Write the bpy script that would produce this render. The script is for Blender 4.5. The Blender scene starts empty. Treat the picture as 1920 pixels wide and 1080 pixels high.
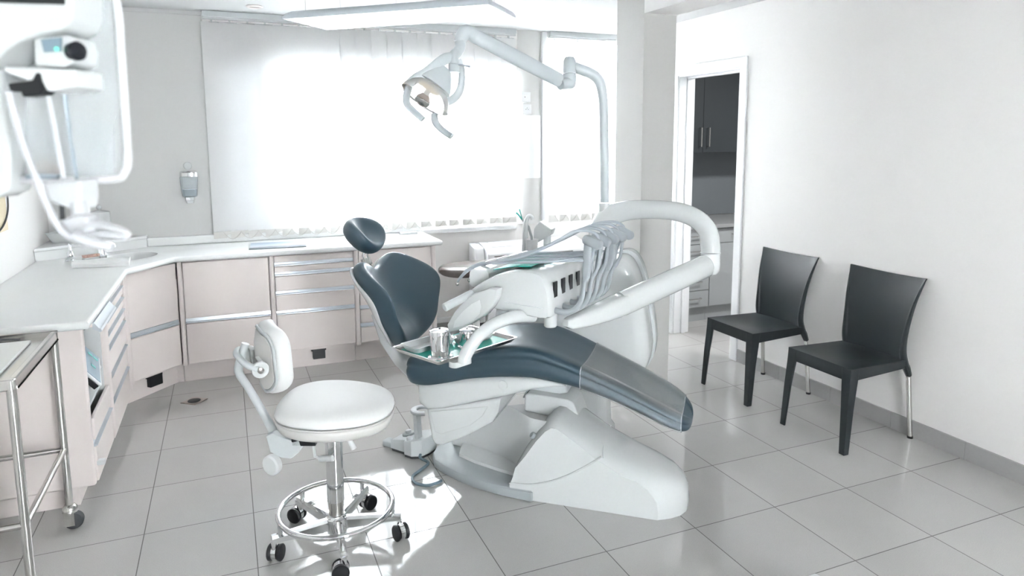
import bpy, bmesh, math, random
from mathutils import Vector, Matrix
random.seed(7)
S = 0.9                      # working units -> metres
sc = bpy.context.scene
COL = sc.collection
V = Vector

# ---------------------------------------------------------------- camera model
FPX = 1298.74
CAM = V((0.41508, -5.04072, 1.71216))
_y, _p, _r = 0.3914, -0.1313, -0.0054
_f = V((math.sin(_y)*math.cos(_p), math.cos(_y)*math.cos(_p), math.sin(_p)))
_rt = V((math.cos(_y), -math.sin(_y), 0)); _up = _rt.cross(_f)
CR = _rt*math.cos(_r) + _up*math.sin(_r)
CU = -_rt*math.sin(_r) + _up*math.cos(_r)
CF = _f
def ray(u, v): return CF + CR*((u-960)/FPX) - CU*((v-431.1)/FPX)
def pd(u, v, d): return CAM + ray(u, v)*d                  # a point at a measured distance
def pz(u, v, z): r = ray(u, v); return CAM + r*((z-CAM.z)/r.z)
def pX(u, v, x): r = ray(u, v); return CAM + r*((x-CAM.x)/r.x)
def pY(u, v, y): r = ray(u, v); return CAM + r*((y-CAM.y)/r.y)

# ---------------------------------------------------------------- mesh builder
def spline(pts, k=6, closed=False):
    P = [V(p) for p in pts]; n = len(P); out = []
    rng = n if closed else n-1
    for i in range(rng):
        if closed: a, b, c, d = P[(i-1) % n], P[i], P[(i+1) % n], P[(i+2) % n]
        else: a, b, c, d = P[max(i-1, 0)], P[i], P[i+1], P[min(i+2, n-1)]
        for j in range(k):
            t = j/k
            out.append(0.5*((2*b) + (c-a)*t + (2*a-5*b+4*c-d)*t*t + (-a+3*b-3*c+d)*t*t*t))
    if not closed: out.append(P[-1].copy())
    return out
def lerp_list(vals, n):
    o = []
    for i in range(n):
        x = i/(n-1)*(len(vals)-1); j = min(int(x), len(vals)-2); o.append(vals[j]+(vals[j+1]-vals[j])*(x-j))
    return o
class M:
    def __init__(s): s.v = []; s.f = []
    def add(s, vs, fs):
        o = len(s.v); s.v += [V(p) for p in vs]; s.f += [[i+o for i in f] for f in fs]; return s
    def box(s, lo, hi):
        x0, y0, z0 = lo; x1, y1, z1 = hi
        return s.add([(x0,y0,z0),(x1,y0,z0),(x1,y1,z0),(x0,y1,z0),(x0,y0,z1),(x1,y0,z1),(x1,y1,z1),(x0,y1,z1)],
                     [(0,3,2,1),(4,5,6,7),(0,1,5,4),(1,2,6,5),(2,3,7,6),(3,0,4,7)])
    def fbox(s, o, ax, ay, az, lo, hi):
        n = len(s.v); s.box(lo, hi)
        for i in range(n, len(s.v)):
            p = s.v[i]; s.v[i] = o + ax*p.x + ay*p.y + az*p.z
        return s
    def loft(s, rings, cap0=True, cap1=True, closed=True, loop=False):
        n = len(rings[0]); o = len(s.v)
        for r in rings: s.v += [V(p) for p in r]
        m = n if closed else n-1
        R = len(rings)
        for i in range(R if loop else R-1):
            a = o+i*n; b = o+((i+1) % R)*n
            for j in range(m):
                k = (j+1) % n; s.f.append([a+j, a+k, b+k, b+j])
        if cap0 and closed and not loop: s.f.append([o+j for j in reversed(range(n))])
        if cap1 and closed and not loop: s.f.append([o+(R-1)*n+j for j in range(n)])
        return s
    def tube(s, path, r, n=12, cap=True, flat=1.0, up=None, loop=False):
        P = [V(p) for p in path]; N = len(P)
        if isinstance(r, (list, tuple)): rs = lerp_list(list(r), N)
        else: rs = [r]*N
        T = []
        for i in range(N):
            if loop: t = P[(i+1) % N]-P[i-1]
            else: t = P[min(i+1, N-1)]-P[max(i-1, 0)]
            T.append(t.normalized())
        u = V(up) if up else (V((0,0,1)) if abs(T[0].z) < .9 else V((1,0,0)))
        u = (u - T[0]*u.dot(T[0])).normalized()
        rings = []
        for i in range(N):
            u = (u - T[i]*u.dot(T[i])).normalized(); w = T[i].cross(u)
            rings.append([P[i] + (w*math.cos(a)*flat + u*math.sin(a))*rs[i] for a in [2*math.pi*j/n for j in range(n)]])
        return s.loft(rings, cap, cap, True, loop)
    def lathe(s, prof, o=(0,0,0), ax=None, n=24, cap0=True, cap1=True, sx=1, sy=1):
        o = V(o); z = V(ax).normalized() if ax is not None else V((0,0,1))
        x = V((1,0,0)) if abs(z.x) < .9 else V((0,1,0)); x = (x - z*x.dot(z)).normalized(); y = z.cross(x)
        rings = [[o + z*h + (x*math.cos(a)*sx + y*math.sin(a)*sy)*r for a in [2*math.pi*j/n for j in range(n)]] for r, h in prof]
        return s.loft(rings, cap0, cap1)
    def cyl(s, a, b, r, n=16, r2=None):
        a = V(a); b = V(b); return s.lathe([(r, 0), (r if r2 is None else r2, (b-a).length)], a, b-a, n)
    def prism(s, poly, o, ax, ay, az, d0, d1):
        o = V(o); ax = V(ax); ay = V(ay); az = V(az)
        return s.loft([[o+ax*p[0]+ay*p[1]+az*d for p in poly] for d in (d0, d1)])
    def grid(s, fn, nu, nv):
        o = len(s.v)
        for i in range(nu+1):
            for j in range(nv+1): s.v.append(V(fn(i/nu, j/nv)))
        for i in range(nu):
            for j in range(nv):
                a = o+i*(nv+1)+j; s.f.append([a, a+1, a+nv+2, a+nv+1])
        return s
    def ball(s, c, rx, ry=None, rz=None, nu=16, nv=10):
        ry = ry or rx; rz = rz or rx; c = V(c); rings = []
        for i in range(1, nv):
            t = math.pi*i/nv
            rings.append([c+V((rx*math.sin(t)*math.cos(a), ry*math.sin(t)*math.sin(a), -rz*math.cos(t))) for a in [2*math.pi*j/nu for j in range(nu)]])
        o = len(s.v); s.loft(rings, False, False)
        b = len(s.v); s.v += [c-V((0,0,rz)), c+V((0,0,rz))]
        e = o+(nv-2)*nu
        for j in range(nu):
            k = (j+1) % nu; s.f.append([b, o+k, o+j]); s.f.append([b+1, e+j, e+k])
        return s
def rrect(w, h, r, n=5, cx=0, cy=0):
    o = []
    for (sx, sy, a0) in ((1,1,0),(-1,1,90),(-1,-1,180),(1,-1,270)):
        for i in range(n+1):
            a = math.radians(a0+90*i/n); o.append((cx+sx*(w/2-r)+r*math.cos(a), cy+sy*(h/2-r)+r*math.sin(a)))
    return o
def sellipse(a, b, e=2.5, n=28):
    o = []
    for i in range(n):
        t = 2*math.pi*i/n; c, s_ = math.cos(t), math.sin(t)
        o.append((a*math.copysign(abs(c)**(2/e), c), b*math.copysign(abs(s_)**(2/e), s_)))
    return o

# ---------------------------------------------------------------- objects
BASE = {}
def tag(o, label=None, cat=None, group=None, kind=None):
    if label: o['label'] = label
    if cat: o['category'] = cat
    if group: o['group'] = group
    if kind: o['kind'] = kind
    return o
def thing(name, loc, label, cat, group=None):
    o = bpy.data.objects.new(name, None); o.empty_display_size = .05
    o.location = V(loc)*S; COL.objects.link(o); BASE[o] = V(loc)
    return tag(o, label, cat, group)
def obj(name, m, mat, parent=None, bevel=0, seg=2, sub=0, smooth=True, angle=38, label=None, fix=True, base=None):
    b = BASE[parent] if parent is not None else (V(base) if base is not None else V((0,0,0)))
    me = bpy.data.meshes.new(name)
    me.from_pydata([tuple((p-b)*S) for p in m.v], [], m.f)
    if fix:
        bm = bmesh.new(); bm.from_mesh(me); bmesh.ops.remove_doubles(bm, verts=bm.verts, dist=1e-6)
        bmesh.ops.recalc_face_normals(bm, faces=bm.faces); bm.to_mesh(me); bm.free()
    me.validate(); me.update()
    o = bpy.data.objects.new(name, me); COL.objects.link(o)
    for mm in (mat if isinstance(mat, (list, tuple)) else [mat]): me.materials.append(mm)
    if smooth:
        me.polygons.foreach_set('use_smooth', [True]*len(me.polygons))
        if not sub: me.set_sharp_from_angle(angle=math.radians(angle))
    if bevel:
        md = o.modifiers.new('bevel', 'BEVEL'); md.width = bevel*S; md.segments = seg; md.limit_method = 'ANGLE'; md.angle_limit = math.radians(30); md.harden_normals = smooth
    if sub:
        md = o.modifiers.new('sub', 'SUBSURF'); md.levels = sub; md.render_levels = sub
    if parent is not None: o.parent = parent; BASE[o] = b
    else: o.location = b*S; BASE[o] = b
    if label: o['label'] = label
    return o
def struct(name, m, mat, parent=None, **k):
    o = obj(name, m, mat, parent, **k)
    if parent is None: o['kind'] = 'structure'
    return o
def dup(root, dloc, label, group=None, name=None):
    r = root.copy(); COL.objects.link(r); r.location = V(root.location)+V(dloc)*S
    r['label'] = label
    if group: r['group'] = group
    BASE[r] = BASE[root]+V(dloc)
    def rec(a, b):
        for ch in list(a.children):
            c = ch.copy(); COL.objects.link(c); c.parent = b; BASE[c] = BASE[r]; rec(ch, c)
    rec(root, r)
    return r

# ---------------------------------------------------------------- materials
def mat(name, col, rough=.4, metal=0, bump=0, bscale=200, var=.03, vscale=8, coat=0, trans=0, ior=1.45, spec=None, alpha=1, rvar=.05):
    m = bpy.data.materials.new(name); m.use_nodes = True
    nt = m.node_tree; N = nt.nodes; L = nt.links; b = N['Principled BSDF']
    tc = N.new('ShaderNodeTexCoord'); nz = N.new('ShaderNodeTexNoise'); nz.inputs['Scale'].default_value = vscale
    nz.inputs['Detail'].default_value = 3
    L.new(tc.outputs['Object'], nz.inputs['Vector'])
    mr = N.new('ShaderNodeMapRange'); mr.inputs['To Min'].default_value = 1-var; mr.inputs['To Max'].default_value = 1+var
    L.new(nz.outputs['Fac'], mr.inputs['Value'])
    vm = N.new('ShaderNodeVectorMath'); vm.operation = 'SCALE'; vm.inputs[0].default_value = col[:3]
    L.new(mr.outputs['Result'], vm.inputs['Scale']); L.new(vm.outputs['Vector'], b.inputs['Base Color'])
    r2 = N.new('ShaderNodeMapRange'); r2.inputs['To Min'].default_value = max(0, rough*(1-rvar*2)); r2.inputs['To Max'].default_value = min(1, rough*(1+rvar*2))
    L.new(nz.outputs['Fac'], r2.inputs['Value']); L.new(r2.outputs['Result'], b.inputs['Roughness'])
    b.inputs['Metallic'].default_value = metal
    b.inputs['Coat Weight'].default_value = coat; b.inputs['Coat Roughness'].default_value = .06
    b.inputs['Transmission Weight'].default_value = trans; b.inputs['IOR'].default_value = ior
    if spec is not None: b.inputs['Specular IOR Level'].default_value = spec
    b.inputs['Alpha'].default_value = alpha
    if bump:
        n2 = N.new('ShaderNodeTexNoise'); n2.inputs['Scale'].default_value = bscale; n2.inputs['Detail'].default_value = 2
        L.new(tc.outputs['Object'], n2.inputs['Vector'])
        bp = N.new('ShaderNodeBump'); bp.inputs['Strength'].default_value = bump; bp.inputs['Distance'].default_value = .002
        L.new(n2.outputs['Fac'], bp.inputs['Height']); L.new(bp.outputs['Normal'], b.inputs['Normal'])
    return m
def emit(name, col, st):
    m = bpy.data.materials.new(name); m.use_nodes = True
    b = m.node_tree.nodes['Principled BSDF']; b.inputs['Base Color'].default_value = (*col, 1)
    b.inputs['Emission Color'].default_value = (*col, 1); b.inputs['Emission Strength'].default_value = st
    return m
def clear(name, col=(.93,.96,.98), op=.18, rough=.03):
    # thin clear plastic: mostly see-through with a glossy skin
    m = bpy.data.materials.new(name); m.use_nodes = True
    nt = m.node_tree; N = nt.nodes; L = nt.links; out = N['Material Output']; b = N['Principled BSDF']
    b.inputs['Base Color'].default_value = (*col, 1); b.inputs['Roughness'].default_value = rough
    tr = N.new('ShaderNodeBsdfTransparent'); tr.inputs['Color'].default_value = (*[min(1, c*1.03) for c in col], 1)
    fr = N.new('ShaderNodeFresnel'); fr.inputs['IOR'].default_value = 1.45
    mx = N.new('ShaderNodeMixShader'); ad = N.new('ShaderNodeMath'); ad.operation = 'ADD'; ad.inputs[1].default_value = op; ad.use_clamp = True
    L.new(fr.outputs['Fac'], ad.inputs[0]); L.new(ad.outputs[0], mx.inputs['Fac'])
    L.new(tr.outputs[0], mx.inputs[1]); L.new(b.outputs[0], mx.inputs[2]); L.new(mx.outputs[0], out.inputs['Surface'])
    return m

MAT = {}
MAT['white'] = mat('white_plastic', (.60,.62,.62), .16, coat=.3, var=.015)
MAT['whitesatin'] = mat('white_satin', (.66,.68,.68), .38, var=.02)
MAT['lightgrey'] = mat('light_grey_plastic', (.55,.58,.59), .4, var=.03)
MAT['midgrey'] = mat('grey_plastic', (.36,.39,.40), .45, var=.03)
MAT['hose'] = mat('grey_hose', (.40,.44,.48), .42, var=.03)
MAT['whip'] = mat('grey_arm', (.34,.37,.39), .45, var=.03)
MAT['lampgrey'] = mat('lamp_grey', (.52,.56,.58), .3, var=.02)
MAT['wall'] = mat('wall_paint', (.85,.838,.825), .75, bump=.08, bscale=350, var=.015, vscale=2)
MAT['wallgrey'] = mat('wall_paper', (.60,.60,.59), .8, bump=.12, bscale=300, var=.02, vscale=2)
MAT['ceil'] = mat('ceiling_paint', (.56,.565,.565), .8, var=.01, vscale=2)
MAT['trim'] = mat('white_gloss_paint', (.84,.85,.86), .35, var=.01)
MAT['pink'] = mat('pale_pink_laminate', (.80,.735,.71), .38, bump=.03, bscale=500, var=.012)
MAT['top'] = mat('worktop', (.82,.835,.83), .22, var=.015, vscale=5)
MAT['alu'] = mat('brushed_aluminium', (.62,.66,.70), .32, metal=.75, var=.04)
MAT['chrome'] = mat('chrome', (.78,.79,.80), .07, metal=1, var=.01)
MAT['steel'] = mat('stainless_steel', (.60,.59,.57), .24, metal=1, var=.04)
MAT['black'] = mat('black_plastic', (.012,.013,.015), .4, var=.1)
MAT['rubber'] = mat('dark_rubber', (.06,.063,.066), .6, var=.1)
MAT['blue'] = mat('slate_blue_leatherette', (.020,.041,.058), .44, bump=.08, bscale=420, var=.04, vscale=5, coat=.25, spec=1.0)
MAT['blue'].node_tree.nodes['Principled BSDF'].inputs['Specular Tint'].default_value = (.78,.92,1,1)
MAT['blue'].node_tree.nodes['Principled BSDF'].inputs['Coat Roughness'].default_value = .40
MAT['brown'] = mat('brown_leatherette', (.13,.11,.10), .25, spec=.9, bump=.05, var=.05)
MAT['chair'] = mat('anthracite_plastic', (.017,.021,.023), .40, spec=.5, bump=.05, bscale=600, var=.05)
MAT['green'] = mat('green_plastic', (.015,.36,.29), .35, var=.05)
MAT['cable'] = mat('blue_grey_cable', (.12,.17,.20), .5, var=.05)
MAT['clear'] = clear('clear_plastic')
MAT['film'] = clear('clear_film', (.93,.97,1.0), .09, .07)
MAT['stoolwhite'] = mat('white_leatherette', (.74,.745,.74), .5, bump=.03, bscale=300, var=.012)
MAT['stoolback'] = mat('offwhite_shell', (.62,.61,.59), .45, var=.02)
# ================================================================ the setting
XL, YB, XR, ZC = -.78, .80, 3.985, 2.665
YF = -7.4
def floor_mat():
    m = bpy.data.materials.new('polished_floor_tiles'); m.use_nodes = True
    nt = m.node_tree; N = nt.nodes; L = nt.links; b = N['Principled BSDF']
    tc = N.new('ShaderNodeTexCoord')
    sep = N.new('ShaderNodeSeparateXYZ'); L.new(tc.outputs['Object'], sep.inputs[0])
    T = .45*S; hs = []
    for ax in (0, 1):
        a = N.new('ShaderNodeMath'); a.operation = 'DIVIDE'; a.inputs[1].default_value = T; L.new(sep.outputs[ax], a.inputs[0])
        f = N.new('ShaderNodeMath'); f.operation = 'FRACT'; L.new(a.outputs[0], f.inputs[0])
        s1 = N.new('ShaderNodeMath'); s1.operation = 'SUBTRACT'; s1.inputs[1].default_value = .5; L.new(f.outputs[0], s1.inputs[0])
        ab = N.new('ShaderNodeMath'); ab.operation = 'ABSOLUTE'; L.new(s1.outputs[0], ab.inputs[0])
        g = N.new('ShaderNodeMath'); g.operation = 'GREATER_THAN'; g.inputs[1].default_value = .5-.0045; L.new(ab.outputs[0], g.inputs[0])
        hs.append(g)
    mx = N.new('ShaderNodeMath'); mx.operation = 'MAXIMUM'; L.new(hs[0].outputs[0], mx.inputs[0]); L.new(hs[1].outputs[0], mx.inputs[1])
    # per-tile tint, fine speckle
    vm = N.new('ShaderNodeVectorMath'); vm.operation = 'SCALE'; vm.inputs['Scale'].default_value = 1/T; L.new(tc.outputs['Object'], vm.inputs[0])
    fl = N.new('ShaderNodeVectorMath'); fl.operation = 'FLOOR'; L.new(vm.outputs[0], fl.inputs[0])
    wn = N.new('ShaderNodeTexWhiteNoise'); L.new(fl.outputs[0], wn.inputs['Vector'])
    n1 = N.new('ShaderNodeTexNoise'); n1.inputs['Scale'].default_value = 330; n1.inputs['Detail'].default_value = 3; L.new(tc.outputs['Object'], n1.inputs['Vector'])
    n2 = N.new('ShaderNodeTexNoise'); n2.inputs['Scale'].default_value = 5; n2.inputs['Detail'].default_value = 4; L.new(tc.outputs['Object'], n2.inputs['Vector'])
    def scale(src, lo, hi):
        r = N.new('ShaderNodeMapRange'); r.inputs['To Min'].default_value = lo; r.inputs['To Max'].default_value = hi; L.new(src, r.inputs['Value']); return r.outputs[0]
    a = N.new('ShaderNodeMath'); a.operation = 'MULTIPLY'; L.new(scale(wn.outputs['Value'], .965, 1.035), a.inputs[0]); L.new(scale(n1.outputs['Fac'], .84, 1.16), a.inputs[1])
    c = N.new('ShaderNodeMath'); c.operation = 'MULTIPLY'; L.new(a.outputs[0], c.inputs[0]); L.new(scale(n2.outputs['Fac'], .96, 1.04), c.inputs[1])
    sv = N.new('ShaderNodeVectorMath'); sv.operation = 'SCALE'; sv.inputs[0].default_value = (.475,.467,.452); L.new(c.outputs[0], sv.inputs['Scale'])
    mc = N.new('ShaderNodeMix'); mc.data_type = 'RGBA'; L.new(mx.outputs[0], mc.inputs['Factor']); L.new(sv.outputs[0], mc.inputs['A']); mc.inputs['B'].default_value = (.10,.095,.09,1)
    L.new(mc.outputs['Result'], b.inputs['Base Color'])
    rr = N.new('ShaderNodeMix'); rr.data_type = 'FLOAT'; L.new(mx.outputs[0], rr.inputs['Factor']); rr.inputs['A'].default_value = .05; rr.inputs['B'].default_value = .7
    L.new(rr.outputs['Result'], b.inputs['Roughness'])
    b.inputs['Specular IOR Level'].default_value = .8
    bp = N.new('ShaderNodeBump'); bp.inputs['Strength'].default_value = .25; bp.inputs['Distance'].default_value = .001; bp.invert = True
    L.new(mx.outputs[0], bp.inputs['Height']); L.new(bp.outputs['Normal'], b.inputs['Normal'])
    return m
MAT['floor'] = floor_mat()
def tilebase_mat():
    m = mat('grey_tile_skirting', (.36,.355,.35), .3, var=.05, vscale=60); return m
MAT['skirt'] = tilebase_mat()

struct('floor', M().box((-1.2, YF-.3, -.12), (6.4, 1.1, 0)), MAT['floor'], smooth=False)
# ceiling (slightly lower strip beyond the beam)
struct('ceiling', M().box((-1.0, YF-.3, ZC), (6.4, 1.1, ZC+.15)), MAT['ceil'], smooth=False)
# left wall
struct('wall_left', M().box((XL-.2, YF, 0), (XL, YB+.2, ZC)), MAT['wall'], smooth=False)
# back wall: grey papered stretch, window piers, parapet
w = M()
W1 = (.36, 2.86, .985, 2.60)     # opening of the big window x0,x1,z0,z1
W2 = (3.20, 3.92, .985, 2.58)
w.box((XL, YB, 0), (.316, YB+.22, ZC))
struct('wall_back', w, MAT['wallgrey'], smooth=False)
w = M(); w.box((.316, YB, 0), (W1[0], YB+.22, ZC))
w.box((W1[0], YB, 0), (W1[1], YB+.22, W1[2])); w.box((W1[0], YB, W1[3]), (W1[1], YB+.22, ZC))
w.box((W2[0], YB, 0), (W2[1], YB+.22, W2[2])); w.box((W2[0], YB, W2[3]), (W2[1], YB+.22, ZC))
w.box((W1[1], YB, 0), (W2[0], YB+.22, ZC))
w.box((W2[1], YB, 0), (6.3, YB+.22, ZC))
struct('wall_window', w, MAT['wall'], smooth=False)
# rounded pier between the two windows
c = M(); pts = []
for i in range(13):
    t = i/12; x = 2.885+(3.112-2.885)*t; pts.append((x, YB-.045*math.sin(math.pi*t)**.8))
poly = pts+[(3.112, YB+.05), (2.885, YB+.05)]
c.prism([(p[0], p[1]) for p in poly], (0,0,0), (1,0,0), (0,1,0), (0,0,1), .93, ZC)
struct('wall_pier', c, MAT['wallgrey'])
# right wall with doorway
DY0, DY1, DZ = -.875, -.075, 2.245
w = M()
w.box((XR, YF, 0), (XR+.15, DY0, ZC)); w.box((XR, DY1, 0), (XR+.15, YB, ZC)); w.box((XR, DY0, DZ), (XR+.15, DY1, ZC))
struct('wall_right', w, MAT['wall'], smooth=False)
# unseen wall behind the camera; narrow opening added for fill light
w = M()
w.box((XL, YF-.2, 0), (XR, YF, .55)); w.box((XL, YF-.2, 2.45), (XR, YF, ZC)); w.box((XL, YF-.2, .55), (1.3, YF, 2.45)); w.box((1.75, YF-.2, .55), (XR, YF, 2.45))
struct('wall_front', w, MAT['wall'], smooth=False)
# pillar and beam dividing the room
PY = -1.12
px0 = pY(1203, 300, PY).x; px1 = pY(1262, 300, PY).x; BZ = pY(1210, 25, PY).z
MAT['pillar'] = mat('woven_wall_paper', (.52,.515,.50), .8, bump=.15, bscale=400, var=.02, vscale=3)
struct('wall_pillar', M().box((px0, PY, 0), (px1, PY+.335, ZC)), MAT['pillar'], smooth=False)
struct('ceiling_beam', M().box((px0, YF, BZ), (px1, PY, ZC)), MAT['wall'], smooth=False)
# back room beyond the doorway
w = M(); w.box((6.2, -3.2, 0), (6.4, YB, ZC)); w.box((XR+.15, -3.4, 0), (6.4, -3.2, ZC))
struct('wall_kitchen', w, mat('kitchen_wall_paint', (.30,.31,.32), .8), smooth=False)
# door lining and casing
d = M(); t = .075
a0, a1, b0, b1, zt = DY0-t+.02, DY0+.02, DY1-.02, DY1+t-.02, DZ+t-.02
d.prism([(a0,0),(a1,0),(a1,DZ-.02),(b0,DZ-.02),(b0,0),(b1,0),(b1,zt),(a0,zt)], (XR,0,0), (0,1,0), (0,0,1), (-1,0,0), 0, .018)
do = struct('door_1', d, MAT['trim'], bevel=.005, smooth=False)
d = M(); d.box((XR-.002, DY0, 0), (XR+.155, DY0+.03, DZ-.03)); d.box((XR-.002, DY1-.03, 0), (XR+.155, DY1, DZ-.03)); d.box((XR-.002, DY0, DZ-.03), (XR+.155, DY1, DZ))
d.box((XR+.07, DY0+.03, 0), (XR+.11, DY0+.045, DZ-.03)); d.box((XR+.07, DY1-.045, 0), (XR+.11, DY1-.03, DZ-.03)); d.box((XR+.07, DY0+.03, DZ-.045), (XR+.11, DY1-.03, DZ-.03))
struct('door_frame', d, MAT['trim'], do, bevel=.003, smooth=False)
# skirting tiles on the right wall
sk = M(); y = DY0-t+.015
while y > YF:
    y2 = max(y-.447, YF); sk.box((XR-.012, y2+.003, 0), (XR, y, .098)); y = y2
sk.box((XR-.012, DY1+t-.015, 0), (XR, YB, .098))
struct('baseboard_right', sk, MAT['skirt'], smooth=False)
bb = M(); bb.box((1.95, YB-.012, 0), (XR, YB, .08))
struct('baseboard_back', bb, MAT['skirt'], smooth=False)
struct('trim_1', M().box((1.95, YB-.028, .08), (XR, YB, .128)), MAT['trim'], bevel=.006, smooth=False)
# cornice over the grey stretch of wall
struct('trim_2', M().box((XL, YB-.02, ZC-.028), (.31, YB, ZC)), MAT['ceil'], smooth=False)
# sills
struct('trim_3', M().box((-.155, YB-.055, .92), (1.955, YB, .985)), MAT['top'], bevel=.01, smooth=False)
struct('trim_4', M().box((1.957, YB-.06, .895), (2.85, YB, .935)), MAT['trim'], bevel=.008, smooth=False)
# windows
MAT['pane'] = clear('window_glass', (.97,.99,1), .02, .02)
for k, Wn in ((1, W1), (2, W2)):
    f = M(); x0, x1, z0, z1 = Wn; fw = .055
    f.box((x0, YB+.08, z0), (x1, YB+.15, z0+fw)); f.box((x0, YB+.08, z1-fw), (x1, YB+.15, z1))
    f.box((x0, YB+.08, z0+fw), (x0+fw, YB+.15, z1-fw)); f.box((x1-fw, YB+.08, z0+fw), (x1, YB+.15, z1-fw))
    if k == 1: xm = (x0+x1)/2; f.box((xm-.05, YB+.08, z0+fw), (xm+.05, YB+.15, z1-fw))
    fo = struct('window_%d' % k, f, MAT['trim'], smooth=False)
    struct('window_pane', M().box((x0+fw, YB+.11, z0+fw), (x1-fw, YB+.118, z1-fw)), MAT['pane'], fo, smooth=False)
ms = bpy.data.materials.new('outdoor_screen'); ms.use_nodes = True  # translucent material of the added sheet that dims the blind
_n = ms.node_tree; _t = _n.nodes.new('ShaderNodeBsdfTranslucent'); _t.inputs['Color'].default_value = (.21,.214,.218,1); _n.links.new(_t.outputs[0], _n.nodes['Material Output'].inputs['Surface'])
struct('window_shutter', M().box((.361, YB+.015, 2.27), (2.859, YB+.06, 2.599)), MAT['ceil'], smooth=False)  # unseen block added to darken the top of the wide blind
struct('window_screen', M().box((.361, YB+.030, .986), (.86, YB+.032, 2.269)), ms, smooth=False)  # unseen sheet added to dim the left part of the blind
struct('trim_5', M().box((3.115, YB-.035, .93), (3.165, YB, ZC)), MAT['trim'], bevel=.008, smooth=False)

# ---------------------------------------------------------------- camera, sky, lights
cd = bpy.data.cameras.new('camera'); co = bpy.data.objects.new('camera', cd); COL.objects.link(co)
mw = Matrix((( CR.x, CU.x, -CF.x, CAM.x*S), (CR.y, CU.y, -CF.y, CAM.y*S), (CR.z, CU.z, -CF.z, CAM.z*S), (0,0,0,1)))
co.matrix_world = mw
cd.sensor_width = 36; cd.lens = FPX/1920*36; cd.shift_y = -108.9/1920; cd.clip_start = .05
cd.dof.use_dof = True; cd.dof.focus_distance = 3.35*S; cd.dof.aperture_fstop = 3.2
sc.camera = co
wd = bpy.data.worlds.new('world'); sc.world = wd; wd.use_nodes = True
bg = wd.node_tree.nodes['Background']; bg.inputs['Color'].default_value = (.93,.97,1,1); bg.inputs['Strength'].default_value = 17
sc.view_settings.view_transform = 'Standard'; sc.view_settings.look = 'None'; sc.view_settings.gamma = 1; sc.view_settings.use_curve_mapping = False
sc.view_settings.exposure = 2.4
# rectangular area lamp builder, used only for the added kitchen fill
def area(name, loc, rot, sx, sy, en, col=(1,1,1)):
    l = bpy.data.lights.new(name, 'AREA'); l.shape = 'RECTANGLE'; l.size = sx*S; l.size_y = sy*S; l.energy = en; l.color = col
    o = bpy.data.objects.new(name, l); o.location = V(loc)*S; o.rotation_euler = rot; COL.objects.link(o); return o
# ================================================================ fitted cabinets
def fr(o, ax, an):
    o = V(o); ax = V(ax).normalized(); an = V(an).normalized(); return o, ax, an, V((0,0,1))
def front(root, F, x0, x1, z0, z1, name, handle=None, out=.02):
    o, ax, an, az = F
    m = M().fbox(o, ax, an, az, (x0, 0, z0), (x1, out, z1))
    f = obj(name, m, MAT['pink'], root, bevel=.006, seg=2)
    if handle:
        h0, h1 = handle
        prof = [(-.002, h0), (out-.004, h0), (out+.006, h0+.004), (out+.006, h0+.009), (.010, h0+.012), (.006, h1), (-.002, h1)]
        hm = M().prism([(p[0], p[1]) for p in prof], o+ax*x0, an, az, ax, 0, x1-x0)
        obj('handle', hm, MAT['alu'], f, label='brushed aluminium pull strip')
    return f
def post(root, F, x0, x1, z0=.14, z1=.88, out=.03):
    o, ax, an, az = F; w = x1-x0; poly = [(x0,-.02),(x1,-.02),(x1,out-w*.4)]
    for i in range(1, 6):
        a = math.pi*i/6; poly.append((x0+w/2+w/2*math.cos(a), out-w*.4+w*.4*math.sin(a)))
    poly.append((x0,out-w*.4))
    return obj('side_post', M().prism(poly, o, ax, an, az, z0, z1), MAT['pink'], root)
def carcass(root, F, x0, x1, depth, plinth=.055, z0=.14):
    o, ax, an, az = F
    obj('body', M().fbox(o, ax, an, az, (x0+.002, -depth, z0), (x1-.002, -.001, .878)), MAT['pink'], root)
    obj('plinth', M().fbox(o, ax, an, az, (x0-.034, -depth, 0), (x1+.002, -plinth, z0-.001)), MAT['pink'], root)
GR = 'pale pink cabinet units under the worktop'
HB = .028
FB = fr((0, .215, 0), (1,0,0), (0,-1,0))
# --- back run
r = thing('base_cabinet', (.38,.5,0), 'pale pink cabinet with two plain fronts and one silver strip, right of the corner cabinet', 'cabinet', GR)
carcass(r, FB, .103, .668, .55); post(r, FB, .070, .100)
front(r, FB, .103, .668, .474, .872, 'door'); front(r, FB, .103, .668, .145, .436, 'drawer', (.438, .472))
r = thing('drawer_cabinet', (.99,.5,0), 'pale pink cabinet with five stacked drawers, directly behind the white stool', 'cabinet', GR)
carcass(r, FB, .708, 1.275, .55); post(r, FB, .672, .705)
zs = [.872, .825, .796, .750, .724, .611, .582, .463, .434, .160]
front(r, FB, .708, 1.276, .826, .874, 'drawer')
for (t_, b_) in ((.796,.752),(.724,.613),(.582,.465),(.434,.160)): front(r, FB, .708, 1.276, b_, t_, 'drawer', (t_+.001, t_+HB))
obj('kick_bracket', M().box((.955,.222,.06),(1.045,.285,.15)).box((.945,.24,.118),(1.055,.285,.14)), MAT['black'], r, bevel=.004, label='black plastic plinth bracket')
r = thing('base_cabinet', (1.6,.5,0), 'pale pink end cabinet behind the blue dental chair backrest, nearest the white air unit', 'cabinet', GR)
carcass(r, FB, 1.315, 1.882, .55); post(r, FB, 1.278, 1.312); post(r, FB, 1.885, 1.921, .0)
front(r, FB, 1.315, 1.882, .449, .872, 'door'); front(r, FB, 1.315, 1.882, .309, .416, 'drawer', (.418,.447)); front(r, FB, 1.315, 1.882, .158, .276, 'drawer', (.278,.307))
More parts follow.
